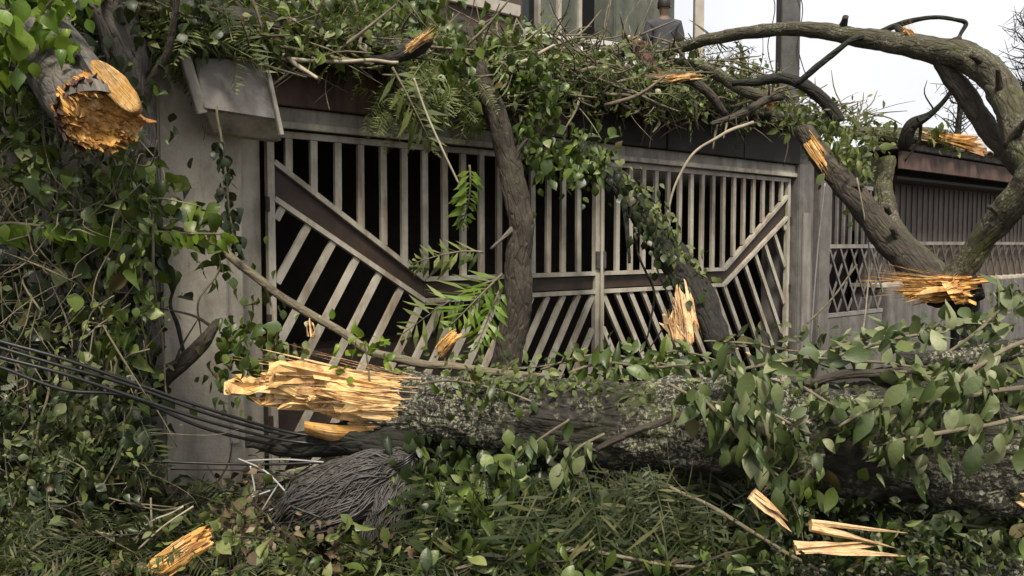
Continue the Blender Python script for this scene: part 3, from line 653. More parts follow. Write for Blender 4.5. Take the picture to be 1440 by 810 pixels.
m_ = (n1 + 1) * (n2 + 1); w2 = n2 + 1
fs = [(i*w2 + j, i*w2 + j + 1, (i+1)*w2 + j + 1, (i+1)*w2 + j) for i in range(n1) for j in range(n2)]
fs += [tuple(m_ + x for x in f[::-1]) for f in fs] 
bd = [i*w2 for i in range(n1 + 1)] + [n1*w2 + j for j in range(1, w2)] + [i*w2 + n2 for i in range(n1 - 1, -1, -1)] + [j for j in range(n2 - 1, 0, -1)]
fs += [(bd[k], bd[(k+1) % len(bd)], m_ + bd[(k+1) % len(bd)], m_ + bd[k]) for k in range(len(bd))]
mb.add(vs, fs, cs); adopt(ft, mb.build('split_plank', M['torn_gold'], smooth=True))
mb = MB(); limb(mb, [(600, 622, 4.12, .12), (520, 618, 4.2, .11), (440, 622, 4.28, .075), (345, 622, 4.34, .03)], 24, 14, .25); adopt(ft, mb.build('bark_shell', M['bark_dark'], smooth=True))
def bark_rags(root, B, ax, rad, n, lo, hi, mat, wm=(.015, .04)):
    s1 = ax.cross(Vector((0, 0, 1))).normalized(); u1 = s1.cross(ax).normalized(); mb = MB()
    for k in range(n):
        a = 2 * math.pi * (k + rnd(-.4, .4)) / n; o_ = s1 * math.cos(a) + u1 * math.sin(a); L_ = rnd(lo, hi) * (1.6 if random.random() < .2 else 1); w_ = rnd(*wm); tn = ax.cross(o_).normalized()
        c0 = B + o_ * rad * rnd(.97, 1.03) - ax * .05; b1 = rnd(-.02, .03); vs = []; cs = []
        for i, (t_, ww) in enumerate(((0, 1.), (.4, .9), (.75, .55), (1., .08))):
            c_ = c0 + ax * ((L_ + .05) * t_) + o_ * (b1 * t_ * t_) + tn * (rnd(-.012, .012) * t_)
            for j, (p_, h_) in enumerate(((-1, 0), (0, .008), (1, 0), (0, -.006))): vs.append(c_ + tn * (p_ * w_ * ww * rnd(.8, 1.2)) + o_ * h_); cs.append((p_ * w_ + k, h_ + k * .3, L_ * t_))
        mb.add(vs, [(i*4 + j, i*4 + (j+1) % 4, (i+1)*4 + (j+1) % 4, (i+1)*4 + j) for i in range(3) for j in range(4)], cs)
    adopt(root, mb.build('torn_bark', M[mat]))
mb = MB(); B, E = P(575, 565, 4.15), P(330, 525, 4.22); splinters(mb, B, E - B, Vector((0, 0, 1)), .12, .15, 90, lambda x, y: .45 + .35 * y, .0012, .003, .16, .05); adopt(ft, mb.build('wood_fibres', M['torn_pale']))
_a = P(545, 570, 4.26) - P(640, 575, 4.14); bark_rags(ft, P(582, 571, 4.21), _a.normalized(), .168, 46, .04, .2, 'bark_main')
# thick limbs standing off the trunk
mb = MB(); limb(mb, [(1260, 505, 3.75, .035), (1345, 498, 3.7, .045), (1450, 492, 3.6, .055)], 16, 10); adopt(ft, mb.build('side_branch', M['bark_main'], smooth=True))

# upper left broken trunk
ul = thing('broken_tree_trunk', 'thick grey broken trunk at upper left with hollow golden torn end', 'broken trunk', tuple(P(60, 60, 4.1)))
mb = MB(); q = [(10, -20, 4.3, .15), (50, 42, 4.05, .155), (90, 102, 3.78, .158), (124, 146, 3.58, .156), (134, 158, 3.52, .15)]; tube(mb, PX(*q), 60, 32, .06, 4, False, .008); adopt(ul, mb.build('trunk', M['bark_grey'], smooth=True))
mb = MB(); B, E = P(138, 162, 3.50), P(196, 206, 3.20); ax = (E - B).normalized()
sd1 = ax.cross(Vector((0, 0, 1))).normalized(); up1 = sd1.cross(ax)
def hollow(x, y):
    q = math.sqrt(x * x + y * y); rim = max(0, min(1, (q - .45) / .4)); return .035 + rim * (.03 + .07 * max(0, .1 - y - .5 * x)) + .075 * noise.noise(Vector((x * 2.6, y * 2.6, 4)))
torn_end(mb, B, ax, up1, .146, .146, hollow, .05, .012, .0042, .2, .04, .6)
for k in range(26):
    a = rnd(0, 2 * math.pi); x, y = math.cos(a), math.sin(a); splinters(mb, B + sd1 * x * .125 + up1 * y * .125, ax - .2 * (sd1 * x + up1 * y), up1, .01, .01, 1, lambda *_: hollow(x, y) * 1.1, .006, .014, .14, .06)
o = mb.build('broken_wood', M['torn_gold']); adopt(ul, o)
mb = MB(); vs = []; cs = []; n1, n2 = 6, 26                 # flap of wood sprung off the trunk
bark_rags(ul, B + ax * .0, ax, .15, 40, .0, .05, 'bark_red', (.012, .03))
mb = MB(); A0, A1 = P(136, 90, 3.50), P(198, 160, 3.42); axf = A1 - A0; mid = (A0 + A1) / 2; acr = axf.cross(Vector((.25, -1, .1))).normalized()
nf = acr.cross(axf).normalized()
if nf.y > 0: nf = -nf
for lay in (0, 1):
    for i in range(n1 + 1):
        for j in range(n2):
            a = 2 * math.pi * j / n2; q = i / n1; x = math.cos(a) * q; y = math.sin(a) * q * (1 + .28 * noise.noise(Vector((x * 2.2, 0, 2)))) + .12 * x * x
            vs.append(mid + axf * (.5 * x) + acr * (.05 * y) + nf * ((.012 if lay == 0 else -.022) + .02 * (x * x) + .006 * noise.noise(Vector((x * 5, y * 9, 1))))); cs.append((y * .1, lay * .2, x * .15))
m_ = (n1 + 1) * n2; fs = [(i*n2 + j, i*n2 + (j+1) % n2, (i+1)*n2 + (j+1) % n2, (i+1)*n2 + j) for i in range(n1) for j in range(n2)]
fs += [tuple(m_ + x for x in f[::-1]) for f in fs] + [(n1*n2 + j, n1*n2 + (j+1) % n2, m_ + n1*n2 + (j+1) % n2, m_ + n1*n2 + j) for j in range(n2)]
mb.add(vs, fs, cs); adopt(ul, mb.build('split_flap', M['flap'], smooth=True))
mb = MB(); limb(mb, [(92, 40, 3.55, .012), (112, 85, 3.5, .016), (150, 128, 3.44, .012)], 14, 8); adopt(ul, mb.build('bark_strip', M['bark_dark'], smooth=True))
tree('standing_trunk', 'pale upright trunk behind the broken trunk at upper left', 'trunk', [('trunk', [(212, 640, 4.75, .075), (205, 420, 4.7, .08), (198, 250, 4.66, .09), (180, 90, 4.6, .11), (150, -20, 4.55, .13), (135, -120, 4.5, .14)], 'bark_grey', 40, 18), ('branch', [(195, 200, 4.66, .04), (212, 120, 4.6, .03), (240, 60, 4.55, .02), (250, -20, 4.5, .015)], 'bark_brown', 20, 8)])
# centre upright stem
tree('leaning_trunk', 'slender brown trunk standing upright in front of the gate centre', 'trunk',
     [('trunk', [(704, 560, 6.1, .125), (714, 505, 6.1, .118), (727, 430, 6.1, .104), (731, 330, 6.1, .098), (721, 245, 6.15, .092), (699, 165, 6.2, .08), (671, 88, 6.25, .066), (655, 40, 6.3, .05)], None, 60, 20),
      ('branch', [(690, 350, 6.0, .008), (712, 330, 6.02, .016), (728, 318, 6.08, .03)], 'bark_grey', 10, 8), ('branch', [(742, 195, 6.1, .012), (728, 215, 6.12, .02), (722, 240, 6.15, .03)], 'bark_brown', 10, 8)])
# dark leaning trunk
dt = tree('leaning_trunk', 'black mossy trunk leaning from the canopy to its pale torn foot', 'trunk',
     [('trunk', [(770, 205, 7.2, .07), (815, 222, 6.9, .085), (872, 262, 6.6, .098), (915, 315, 6.35, .108), (955, 375, 6.1, .12), (985, 420, 5.9, .115), (1008, 470, 5.72, .09), (1030, 530, 5.5, .07)], None, 60, 20),
      ('branch', [(872, 262, 6.5, .03), (880, 300, 6.4, .022), (885, 370, 6.3, .012)], 'bark_dark', 14, 8)], mat='bark_dark', tm='torn_pale',
     splits=[((962, 428, 5.72), (974, 516, 5.6), .07, .05, 70, lambda x, y: .28, dict(up=Vector((0, -1, 0)), wmin=.01, wmax=.032, spread=.13)), ((950, 470, 5.66), (944, 424, 5.66), .05, .03, 34, lambda x, y: .17, dict(up=Vector((0, -1, 0)), spread=.2))])
# right forked trunk with split base
tree('forked_trunk', 'brown trunk leaning from the right gate pillar down to a split golden stump', 'trunk',
     [('trunk', [(1128, 178, 6.6, .07), (1150, 215, 6.5, .085), (1190, 262, 6.35, .092), (1240, 325, 6.15, .108), (1288, 378, 5.95, .125), (1318, 402, 5.85, .12)], None, 50, 18),
      ('second_stem', [(1247, 222, 6.5, .062), (1244, 270, 6.45, .075), (1254, 318, 6.3, .085), (1288, 362, 6.05, .10), (1322, 398, 5.86, .10)], 'bark_lichen', 40, 16),
      ('third_stem', [(1720, -120, 4.7, .06), (1590, 60, 4.9, .085), (1490, 195, 5.2, .105), (1440, 266, 5.4, .098), (1395, 318, 5.6, .09), (1358, 372, 5.75, .09), (1330, 402, 5.82, .10)], 'bark_lichen', 40, 18),
      ('stump_foot', [(1345, 408, 5.84, .10), (1358, 450, 5.86, .10), (1366, 560, 5.86, .12), (1370, 690, 5.84, .16)], 'bark_dark', 20, 14), ('stump', [(1375, 402, 5.74, .11), (1345, 412, 5.8, .13), (1300, 410, 5.86, .10)], 'bark_dark', 14, 16)],
     splits=[((1352, 404, 5.68), (1236, 398, 5.72), .07, .075, 110, lambda x, y: .5 + .12 * y, dict(wmin=.008, wmax=.024, spread=.09)), ((1340, 410, 5.62), (1360, 400, 5.58), .05, .1, 50, lambda x, y: .1, dict(spread=.4)), ((1141, 203, 6.43), (1170, 246, 6.36), .062, .026, 20, lambda x, y: .27, dict(up=Vector((0, -1, 0)), spread=.02))], tm='torn_gold')
# arching limb against the sky
tree('arching_limb', 'long arching limb with mossy bark curving over the roof against the sky', 'limb',
     [('limb', [(1580, 760, 5.0, .15), (1530, 500, 5.15, .13), (1482, 330, 5.3, .115), (1444, 220, 5.55, .108), (1416, 140, 5.8, .108), (1380, 92, 6.0, .104), (1310, 70, 6.3, .094), (1230, 56, 6.7, .08), (1130, 42, 7.2, .066), (1040, 48, 7.7, .056), (960, 66, 8.2, .055), (915, 80, 8.5, .045)], 'bark_lichen', 90, 22),
      ('branch', [(1322, 85, 6.25, .05), (1352, 128, 6.15, .075), (1388, 180, 6.0, .07), (1440, 245, 5.7, .07)], 'bark_brown', 26, 14),
      ('branch', [(1120, 118, 6.9, .026), (1150, 92, 6.8, .028), (1195, 60, 6.7, .022), (1225, 50, 6.7, .024), (1262, 34, 6.6, .026), (1305, 25, 6.5, .018), (1345, 28, 6.4, .016), (1360, 33, 6.4, .018), (1352, 48, 6.38, .014), (1346, 60, 6.35, .018)], 'bark_dark', 40, 10),
      ('branch', [(1262, 38, 6.6, .03), (1282, 52, 6.5, .04), (1300, 70, 6.4, .05)], 'bark_dark', 10, 10)],
     splits=[((1288, 58, 6.42), (1262, 28, 6.5), .03, .03, 30, lambda x, y: .17, dict(spread=.15))], tm='torn_gold')
for nm, lab_q in (('arching_limb', [(1405, 118, 5.75), (1376, 84, 5.9), (1335, 62, 6.15), (1268, 56, 6.5), (1185, 40, 6.95), (1428, 190, 5.55)]), ('forked_trunk', [(1200, 262, 6.25), (1262, 335, 6.0), (1405, 300, 5.5), (1250, 300, 6.3)])):
    root = bpy.data.objects[nm]
    for q in lab_q:
        a = P(*q); dr = (Vector((rnd(-1, 1), -.6, rnd(-.2, 1)))).normalized() * rnd(.10, .2); r_ = rnd(.018, .034); mb = MB(); tube(mb, [tuple(a - dr * .5) + (r_ * 1.5,), tuple(a + dr * .3) + (r_ * .9,), tuple(a + dr * .8) + (r_ * .75,)], 8, 8, .3, 9); adopt(root, mb.build('stub', M['bark_brown'], smooth=True))
# limbs lying on the roof
def rlimb(label, q, mat='bark_brown', split=None, tm='torn', seg=10, twigs=0):
    root = tree('fallen_branch', label, 'branch', [('stem', q, mat, 26, seg)], splits=[split] if split else (), tm=tm)
    for k in range(twigs):
        t_ = rnd(.2, .95); i = min(int(t_ * (len(q) - 1)), len(q) - 2); f = t_ * (len(q) - 1) - i
        a = Vector(P(*q[i][:3])).lerp(P(*q[i+1][:3]), f); d = (rv() + Vector((0, -.3, .5))).normalized() * rnd(.2, .5); r_ = q[i][3] * .3
        mb = MB(); tube(mb, [tuple(a) + (r_,), tuple(a + d * .5 + rv() * .05) + (r_ * .7,), tuple(a + d) + (r_ * .3,)], 8, 6); adopt(root, mb.build('twig', M[mat], smooth=True))
    return root
S = lambda b0, b1, r_, n, L_, sp=.15: (b0, b1, r_, r_, n, (lambda x, y: L_), dict(spread=sp, wmin=.006, wmax=.018))
rlimb('branch ending in a pale sawn knob just below the person', [(640, 98, 7.6, .03), (740, 110, 7.9, .05), (820, 92, 8.0, .06), (868, 72, 8.0, .07), (893, 62, 8.0, .085)], 'bark_lichen', S((893, 62, 8.0), (903, 57, 7.9), .075, 60, .05, .3), 'torn')
rlimb('dark stub branch dropping from the pale knob to the canopy', [(898, 66, 8.0, .07), (910, 90, 7.9, .075), (925, 108, 7.8, .06)], 'bark_red')
rlimb('bark stripped branch lying on the canopy left of the dark metal post', [(905, 112, 7.5, .045), (960, 107, 7.5, .05), (990, 125, 7.5, .045), (1020, 160, 7.6, .035)], 'bark_brown', S((965, 108, 7.45), (910, 113, 7.45), .035, 40, .36, .06), 'torn')
rlimb('curved branch between the pale post and the torn knot on the canopy', [(940, 88, 8.4, .05), (1000, 100, 8.2, .055), (1050, 130, 8.0, .055), (1090, 140, 7.9, .06)], 'bark_lichen', S((1085, 142, 7.85), (1104, 150, 7.8), .08, 70, .06, .35), 'torn')
rlimb('forked bare branch above the right half of the gate', [(1000, 175, 7.3, .02), (1040, 160, 7.4, .035), (1075, 142, 7.5, .04), (1100, 135, 7.6, .035)], 'bark_brown', twigs=5)
rlimb('long thin pale stem bowing down from the canopy over the gate bars', [(1060, 172, 7.2, .016), (1010, 192, 7.2, .014), (975, 215, 7.2, .012), (952, 255, 7.2, .011), (938, 305, 7.2, .009)], 'twig_pale', seg=7)
rlimb('mossy branch lying on the roof right of the dark metal post', [(1130, 172, 7.6, .03), (1175, 185, 7.6, .05), (1240, 190, 7.5, .07), (1330, 196, 7.3, .085)], 'bark_lichen', S((1325, 194, 7.2), (1420, 205, 7.0), .05, 50, .4, .12), 'torn_gold')
rlimb('dark curving branch right of the metal post against the sky', [(1030, 118, 7.4, .03), (1085, 112, 7.2, .045), (1125, 118, 7.1, .05), (1160, 140, 7.05, .055), (1180, 172, 7.0, .05)], 'bark_dark')
rlimb('crooked dark twig rising from the roof beside the arching limb', [(1270, 205, 7.0, .06), (1282, 178, 6.9, .055), (1310, 160, 6.8, .025), (1335, 130, 6.7, .018), (1350, 95, 6.6, .012)], 'bark_dark', seg=8, twigs=3)
rlimb('broken branch with a golden spike end on the canopy above the hanging frond', [(480, 90, 5.6, .025), (540, 84, 5.6, .035), (580, 70, 5.6, .05), (600, 55, 5.6, .05)], 'bark_dark', S((578, 66, 5.52), (622, 30, 5.5), .03, 36, .2, .12), 'torn')
rlimb('thin pale pole running along the canopy edge above the left pillar', [(230, 60, 5.0, .012), (330, 72, 5.1, .014), (430, 84, 5.3, .014), (560, 88, 5.5, .012)], 'twig_pale', seg=7)
rlimb('second thin stick running along the canopy above the brown fascia', [(340, 52, 5.2, .012), (430, 74, 5.3, .014), (520, 90, 5.5, .013)], 'twig', seg=7)
rlimb('bare stick hanging from the canopy over the brown fascia', [(392, 72, 5.3, .014), (412, 90, 5.2, .016), (446, 110, 5.1, .01)], 'twig_pale', seg=7)
rlimb('long brown stem slanting over the pillar foot toward the big trunk', [(160, 318, 4.5, .012), (245, 322, 4.45, .018), (300, 340, 4.45, .022), (370, 398, 4.5, .023), (450, 450, 4.55, .024), (540, 500, 4.5, .024), (640, 518, 4.4, .022), (780, 530, 4.25, .02)], 'twig', seg=9)
rlimb('short crooked branch leaning on the pillar above the cables', [(225, 545, 4.4, .035), (255, 515, 4.4, .04), (285, 480, 4.42, .036), (305, 450, 4.45, .02)], 'bark_brown', twigs=3)
rlimb('dark twig standing against the pillar', [(262, 500, 4.5, .01), (250, 460, 4.5, .012), (238, 430, 4.5, .01), (246, 400, 4.55, .007)], 'bark_dark', seg=7)
rlimb('arched bare stick on the ground right of the grey bundle', [(580, 768, 3.95, .009), (640, 752, 3.9, .011), (700, 755, 3.85, .011), (770, 800, 3.8, .01)], 'twig', seg=7)
rlimb('curved woody vine lying over the front of the big trunk', [(840, 632, 3.52, .014), (880, 610, 3.5, .016), (930, 592, 3.47, .016), (985, 570, 3.45, .014)], 'bark_brown', seg=8)
rlimb('stick lying on top of the big trunk behind the large leaves', [(1130, 540, 3.5, .014), (1190, 528, 3.5, .02), (1260, 524, 3.5, .018), (1330, 515, 3.5, .014)], 'bark_brown', seg=8)
STK = ['leftmost bare stick on the canopy, just right of the golden spike', 'bare stick on the canopy directly above the upright trunk', 'bare stick on the canopy just right of the upright trunk', 'bare stick on the canopy below the left end of the white railing',
       'bare stick on the canopy below the dark house window', 'bare stick on the canopy above the start of the shadow-dark fascia', 'bare stick on the canopy above the head of the black leaning trunk', 'bare stick on the canopy left of the pale sawn knob',
       'bare stick on the canopy under the pale sawn knob', 'bare stick on the canopy below the person', 'bare stick on the canopy below the thin pale post', 'bare stick on the canopy right of the stripped branch',
       'bare stick on the canopy over the bowing pale stem', 'bare stick on the canopy just left of the dark metal post', 'bare stick on the canopy at the foot of the dark metal post', 'rightmost bare stick on the canopy, right of the dark metal post']
for k in range(16):       # bare sticks on the roof
    x = 640 + 30 * k + rnd(-12, 12); y = 92 + (x - 640) * .12 + rnd(-14, 18); d = wd(x) - rnd(.1, .5); L_ = rnd(40, 110); a = rnd(-.35, .3)
    q = [(x, y, d, .014), (x + L_ * .5, y + L_ * .5 * a + rnd(-8, 8), d + .05, .018), (x + L_, y + L_ * a, d + .15, rnd(.006, .014))]
    o = rlimb(STK[k], q, random.choice(['twig', 'bark_lichen', 'bark_brown', 'twig_pale']), seg=7); o['group'] = 'bare sticks on the canopy'
# torn pieces of wood
def shard(label, b0, b1, r_, n, mat, L_=None, sp=.08, wm=(.008, .022)):
    B, E = P(*b0), P(*b1); mb = MB(); Ln = (E - B).length; chunk(mb, B, E, r_ * 1.1) if n > 4 else splinters(mb, B, E - B, Vector((0, -.5, 1)), r_ * .5, r_ * .5, n, lambda x, y: Ln * rnd(.75, 1), r_ * .7, r_ * 1.1, .07, 0.)
    root = thing('wood_splinter', label, 'splinter', tuple(B)); o = mb.build('torn_wood', M[mat]); adopt(root, o); return root
shard('golden torn slab leaning against the bars behind the big trunk', (612, 500, 4.9), (646, 462, 4.85), .045, 26, 'torn_gold')
shard('small pale splinter standing above the big torn end', (438, 478, 4.35), (436, 446, 4.35), .022, 12, 'torn_pale')
shard('pale torn strip hanging below the big trunk near the right', (1060, 690, 3.16), (1112, 734, 3.12), .036, 4, 'torn_pale')
shard('pale orange split plank lying on the ground at lower right', (1118, 769, 3.12), (1272, 768, 3.12), .024, 3, 'torn_pale')
shard('second pale orange plank lying above the split plank at lower right', (1140, 738, 3.14), (1290, 766, 3.14), .022, 2, 'torn_pale')
shard('torn pale end under the big trunk at the right edge', (1470, 716, 3.0), (1415, 698, 3.0), .035, 4, 'torn_pale')
shard('small pale peeled stick lying among leaves right of the torn foot', (1030, 488, 4.8), (1062, 500, 4.75), .012, 6, 'torn_pale')
shard('jagged golden log end lying at the bottom left', (305, 745, 3.7), (185, 822, 3.55), .06, 60, 'torn_gold', sp=.06)
shard('small bright chip under the big trunk near the ferns', (775, 772, 3.75), (768, 760, 3.75), .02, 8, 'torn_pale')
# ------------------------------------------------------------------ cables and rods
def cable(label, q, r_, mat='cable', name='cable', group=None):
    mb = MB(); tube(mb, [tuple(P(*a[:3])) + (r_,) for a in q], 40, 8); o = mb.build(name, M[mat], smooth=True); tag(o, label, 'cable', group); return o
for k, (dy, dd, lab) in enumerate(((0, 0, 'topmost thick black cable sagging toward the torn trunk end'), (9, .05, 'second thick black cable of the sagging bundle at left'), (22, -.03, 'third thick black cable of the sagging bundle at left'), (36, .06, 'lowest thick black cable of the sagging bundle at left'))):
    cable(lab, [(-60, 462 + dy, 3.5 + dd), (0, 480 + dy, 3.56 + dd), (90, 505 + dy * (.95 + .25 * (k % 2)), 3.64 + dd), (180, 536 + dy * (.9 - .3 * (k % 2)), 3.76 + dd), (290, 574 + dy * .8, 3.95 + dd), (390, 604 + dy * .6, 4.2 + dd), (470, 618 + dy * .4, 4.26 + dd)], .0085)
cable('straight thin black wire crossing the lower pillar', [(-40, 640, 4.1), (140, 646, 4.2), (345, 653, 4.25), (460, 650, 4.25)], .007)
cable('thin wire crossing the pillar under the straight black wire', [(240, 660, 4.35), (345, 662, 4.3), (420, 672, 4.25)], .004)
cable('lowest thin wire crossing the pillar foot', [(250, 694, 4.35), (340, 690, 4.3), (400, 684, 4.25)], .004)
cable('thin pale wire hanging straight down by the right pillar', [(1160, 258, 6.2), (1152, 330, 6.3), (1145, 410, 6.4), (1140, 485, 6.5)], .006, 'rod', 'wire')
cable('thin pale cord dangling beside the diamond lattice', [(1205, 250, 6.1), (1222, 350, 6.2), (1218, 430, 6.2), (1214, 470, 6.2), (1224, 490, 6.2)], .006, 'twig_pale', 'wire')
cable('thin stem crossing the lattice diagonally beside the right pillar', [(1135, 455, 6.3), (1170, 420, 6.3), (1205, 372, 6.3)], .008, 'twig', 'wire')
cable('thin stem looping down from the canopy across the left gate bars', [(582, 110, 5.3), (600, 160, 5.3), (622, 210, 5.3), (645, 258, 5.35)], .007, 'twig_pale', 'wire')
for k, (q, lab) in enumerate((([(335, 645, 4.1), (372, 662, 4.0), (402, 692, 3.95), (428, 726, 3.9)], 'longest pale bent rod left of the grey bundle'), ([(352, 655, 4.1), (358, 690, 4.08), (350, 700, 4.06), (380, 690, 4.04)], 'hooked pale rod left of the grey bundle'), ([(392, 680, 4.0), (372, 712, 4.0), (370, 720, 4.0), (395, 712, 4.0)], 'pale rod bent back on itself beside the bundle'), ([(345, 648, 4.15), (400, 646, 4.12), (455, 650, 4.1)], 'level pale rod above the grey bundle'))):
    o = cable(lab, q, .0045, 'rod', 'bent_rod'); o['category'] = 'rod'
# grey gathered bundle
def bundle():
    root = thing('fibre_bundle', 'dark grey gathered bundle of stringy fibres lying under the torn trunk end', 'bundle', tuple(P(500, 760, 4.0)))
    def lobe(Cpx, pole_px, ax3, n, name, seed):
        C0, G = P(*Cpx), P(*pole_px); z = (G - C0).normalized(); x = z.cross(Vector((0, -1, 0))).normalized(); y = z.cross(x)
        La, Lb, Lc = ax3          # along the pole, across, toward the camera
        def pt(t, ph, k): return C0 + z * (math.cos(t) * La * k) + x * (math.sin(t) * math.cos(ph) * Lb * k) + y * (math.sin(t) * math.sin(ph) * Lc * k)
        mb = MB(); vs = []; n1, n2 = 40, 72
        for i in range(n1 + 1):
            for j in range(n2):
                t_, ph = math.pi * i / n1, 2 * math.pi * j / n2; k = 1 + .24 * noise.noise(Vector((math.sin(t_) * math.cos(ph) * 1.6, math.sin(t_) * math.sin(ph) * 1.6, math.cos(t_) * 1.6 + seed))) + .035 * math.sin(ph * 17 + 4 * noise.noise(Vector((t_ * 2, ph, seed))))
                vs.append(pt(t_, ph, k * .97))
        mb.add(vs, [(i*n2 + j, i*n2 + (j+1) % n2, (i+1)*n2 + (j+1) % n2, (i+1)*n2 + j) for i in range(n1) for j in range(n2)]); adopt(root, mb.build(name, M['bundle'], smooth=True))
        mb = MB()
        for _ in range(n):
            ph = rnd(0, 2 * math.pi); t0 = abs(random.gauss(.05, .12)); t1 = rnd(1.2, 2.9); q = []; r_ = rnd(.0018, .0048); w0 = rnd(-.9, .9); kk = rnd(.97, 1.08); ns = rnd(0, 90)
            for i in range(9):
                t_ = t0 + (t1 - t0) * i / 8; p2 = ph + w0 * i / 8 + .6 * noise.noise(Vector((ns, t_ * 2.5, 0)))
                k = kk + .24 * noise.noise(Vector((math.sin(t_) * math.cos(p2) * 1.6, math.sin(t_) * math.sin(p2) * 1.6, math.cos(t_) * 1.6 + seed))) + (.08 * (i == 8) * rnd(-.3, 1))
                q.append(tuple(pt(t_, p2, k)) + (r_,))
            tube(mb, q, 16, 5)
        o = mb.build('strands', M['fibre'], smooth=True); adopt(root, o); o['kind'] = 'stuff'
    lobe((478, 697, 3.99), (575, 648, 4.0), (.36, .165, .17), 420, 'body', 3.)
    lobe((548, 728, 3.97), (568, 645, 4.02), (.29, .135, .14), 240, 'hanging_lobe', 8.)
    mb = MB(); B = P(570, 648, 3.98)
    for k in range(3): tube(mb, [tuple(B + Vector((.05 * math.cos(a), -.03 + .06 * math.sin(a), .012 * k + .03 * math.cos(a)))) + (.006,) for a in np.linspace(0, 6.28, 10)], 20, 6)
    adopt(root, mb.build('tie', M['cable'], smooth=True))
bundle()
# ================================================================== FOLIAGE
def plant(name, label, cat, base, ms, tm, key, mat, nparts=200, stems=(), smat='twig', mass='foliage', mass_tm=None, group=None, pname='leaf'):
    root = thing(name, label, cat, tuple(P(*base)), group=group); near, rest = near_first(ms, nparts)
    leaf_objs(near, tm, key, M[mat], root, pname)
    if rest: leaf_mass(rest, mass_tm or tm, M[mat], mass, root)
    for q in stems:
        mb = MB(); tube(mb, PX(*q), 24, 7, .1, 5, True, .015); adopt(root, mb.build('stem', M[smat], smooth=True))
    return root
hang = lambda x, y0, y1, d, r_=.007: [(x, y0, d, r_), (x + rnd(-15, 15), y0 * .66 + y1 * .34, d + rnd(-.1, .1), r_), (x + rnd(-25, 25), y0 * .33 + y1 * .67, d + rnd(-.1, .1), r_ * .9), (x + rnd(-30, 30), y1, d, r_ * .6)]
# dark ivy close to the wall
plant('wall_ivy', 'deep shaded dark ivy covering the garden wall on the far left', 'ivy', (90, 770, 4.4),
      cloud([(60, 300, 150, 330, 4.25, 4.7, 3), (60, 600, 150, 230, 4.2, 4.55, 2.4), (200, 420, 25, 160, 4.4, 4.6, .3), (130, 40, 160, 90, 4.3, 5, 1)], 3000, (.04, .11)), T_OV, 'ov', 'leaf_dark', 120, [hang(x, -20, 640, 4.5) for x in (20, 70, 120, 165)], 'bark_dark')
plant('climbing_vine', 'bright lime leaved vine hanging in the top left corner', 'vine', (40, 60, 3.6),
      cloud([(30, 30, 75, 55, 3.4, 4.0, 3), (70, 10, 60, 35, 3.4, 3.9, 1)], 230, (.06, .11)), T_OV, 'ov', 'leaf_lime', 120, [hang(20, -30, 80, 3.7), hang(70, -30, 50, 3.7)])
plant('climbing_vine', 'green vine hanging along the left edge below the broken trunk', 'vine', (80, 330, 4.0),
      cloud([(60, 230, 130, 110, 3.7, 4.3, 2), (30, 150, 60, 90, 3.7, 4.2, 1), (160, 270, 50, 60, 3.9, 4.3, .7)], 330, (.035, .11)), T_OV, 'ov', 'leaf_vine', 220, [hang(x, 100, 340, 4.0) for x in (15, 60, 110, 160)])
q = [(0, 315, 3.8, .008), (80, 320, 3.85, .008), (160, 322, 4.0, .008), (235, 326, 4.2, .007), (320, 330, 4.3, .006)]
plant('leafy_shoot', 'level shoot with sunlit lime leaves reaching from the left edge to the pillar', 'shoot', (0, 315, 3.8), on_path(PX(*q), 60, (.06, .11), .04, .7, .7, .3, .4, .0), T_OV, 'ov', 'leaf_lime', 60, [q])
plant('climbing_vine', 'green vine hanging in front of the pillar edge above the cables', 'vine', (190, 520, 4.2),
      cloud([(150, 400, 65, 110, 3.85, 4.3, 2), (185, 500, 30, 60, 3.9, 4.3, 1), (222, 240, 15, 30, 4.0, 4.2, .3)], 230, (.035, .12)), T_OV, 'ov', 'leaf_vine', 200, [hang(x, 300, 560, 4.1) for x in (150, 185, 215)])
plant('climbing_vine', 'pale round leaved vine drooping below the black cables at left', 'vine', (120, 640, 4.0),
      cloud([(135, 570, 60, 60, 3.75, 3.95, 2), (60, 610, 55, 50, 3.7, 3.95, 1), (165, 660, 40, 40, 3.75, 3.95, .5)], 110, (.06, .105)), T_OV, 'ov', 'leaf_big', 110, [hang(x, 500, 660, 3.9) for x in (70, 130, 160)])
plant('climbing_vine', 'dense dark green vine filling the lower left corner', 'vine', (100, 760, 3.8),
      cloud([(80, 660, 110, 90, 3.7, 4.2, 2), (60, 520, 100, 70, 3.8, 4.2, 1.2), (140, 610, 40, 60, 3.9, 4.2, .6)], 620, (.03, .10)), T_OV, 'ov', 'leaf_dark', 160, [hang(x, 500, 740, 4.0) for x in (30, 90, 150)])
tg = thing('vine_tangle', 'tangle of thin bare vine stems and feathery sprays among the left vines', 'vine', tuple(P(100, 700, 4.0)))
tw = MB()
for _ in range(260):
    p_ = P(rnd(-20, 215), rnd(150, 760), rnd(3.75, 4.3)); dr = (Vector((rnd(-.7, .7), rnd(-.3, .3), rnd(-1, .6)))).normalized() * rnd(.12, .5); r_ = rnd(.0015, .005)
    tube(tw, [tuple(p_) + (r_,), tuple(p_ + dr * .5 + rv() * .07) + (r_,), tuple(p_ + dr) + (r_ * .5,)], 6, 5)
o = tw.build('stem_tangle', M['twig'], smooth=True); adopt(tg, o); o['kind'] = 'stuff'
leaf_objs(cloud([(100, 250, 110, 150, 3.7, 4.2, 1), (90, 640, 110, 110, 3.7, 4.1, 2)], 60, (.12, .3), down=.9), T_FR, 'fr', M['leaf_fern'], tg, 'frond')
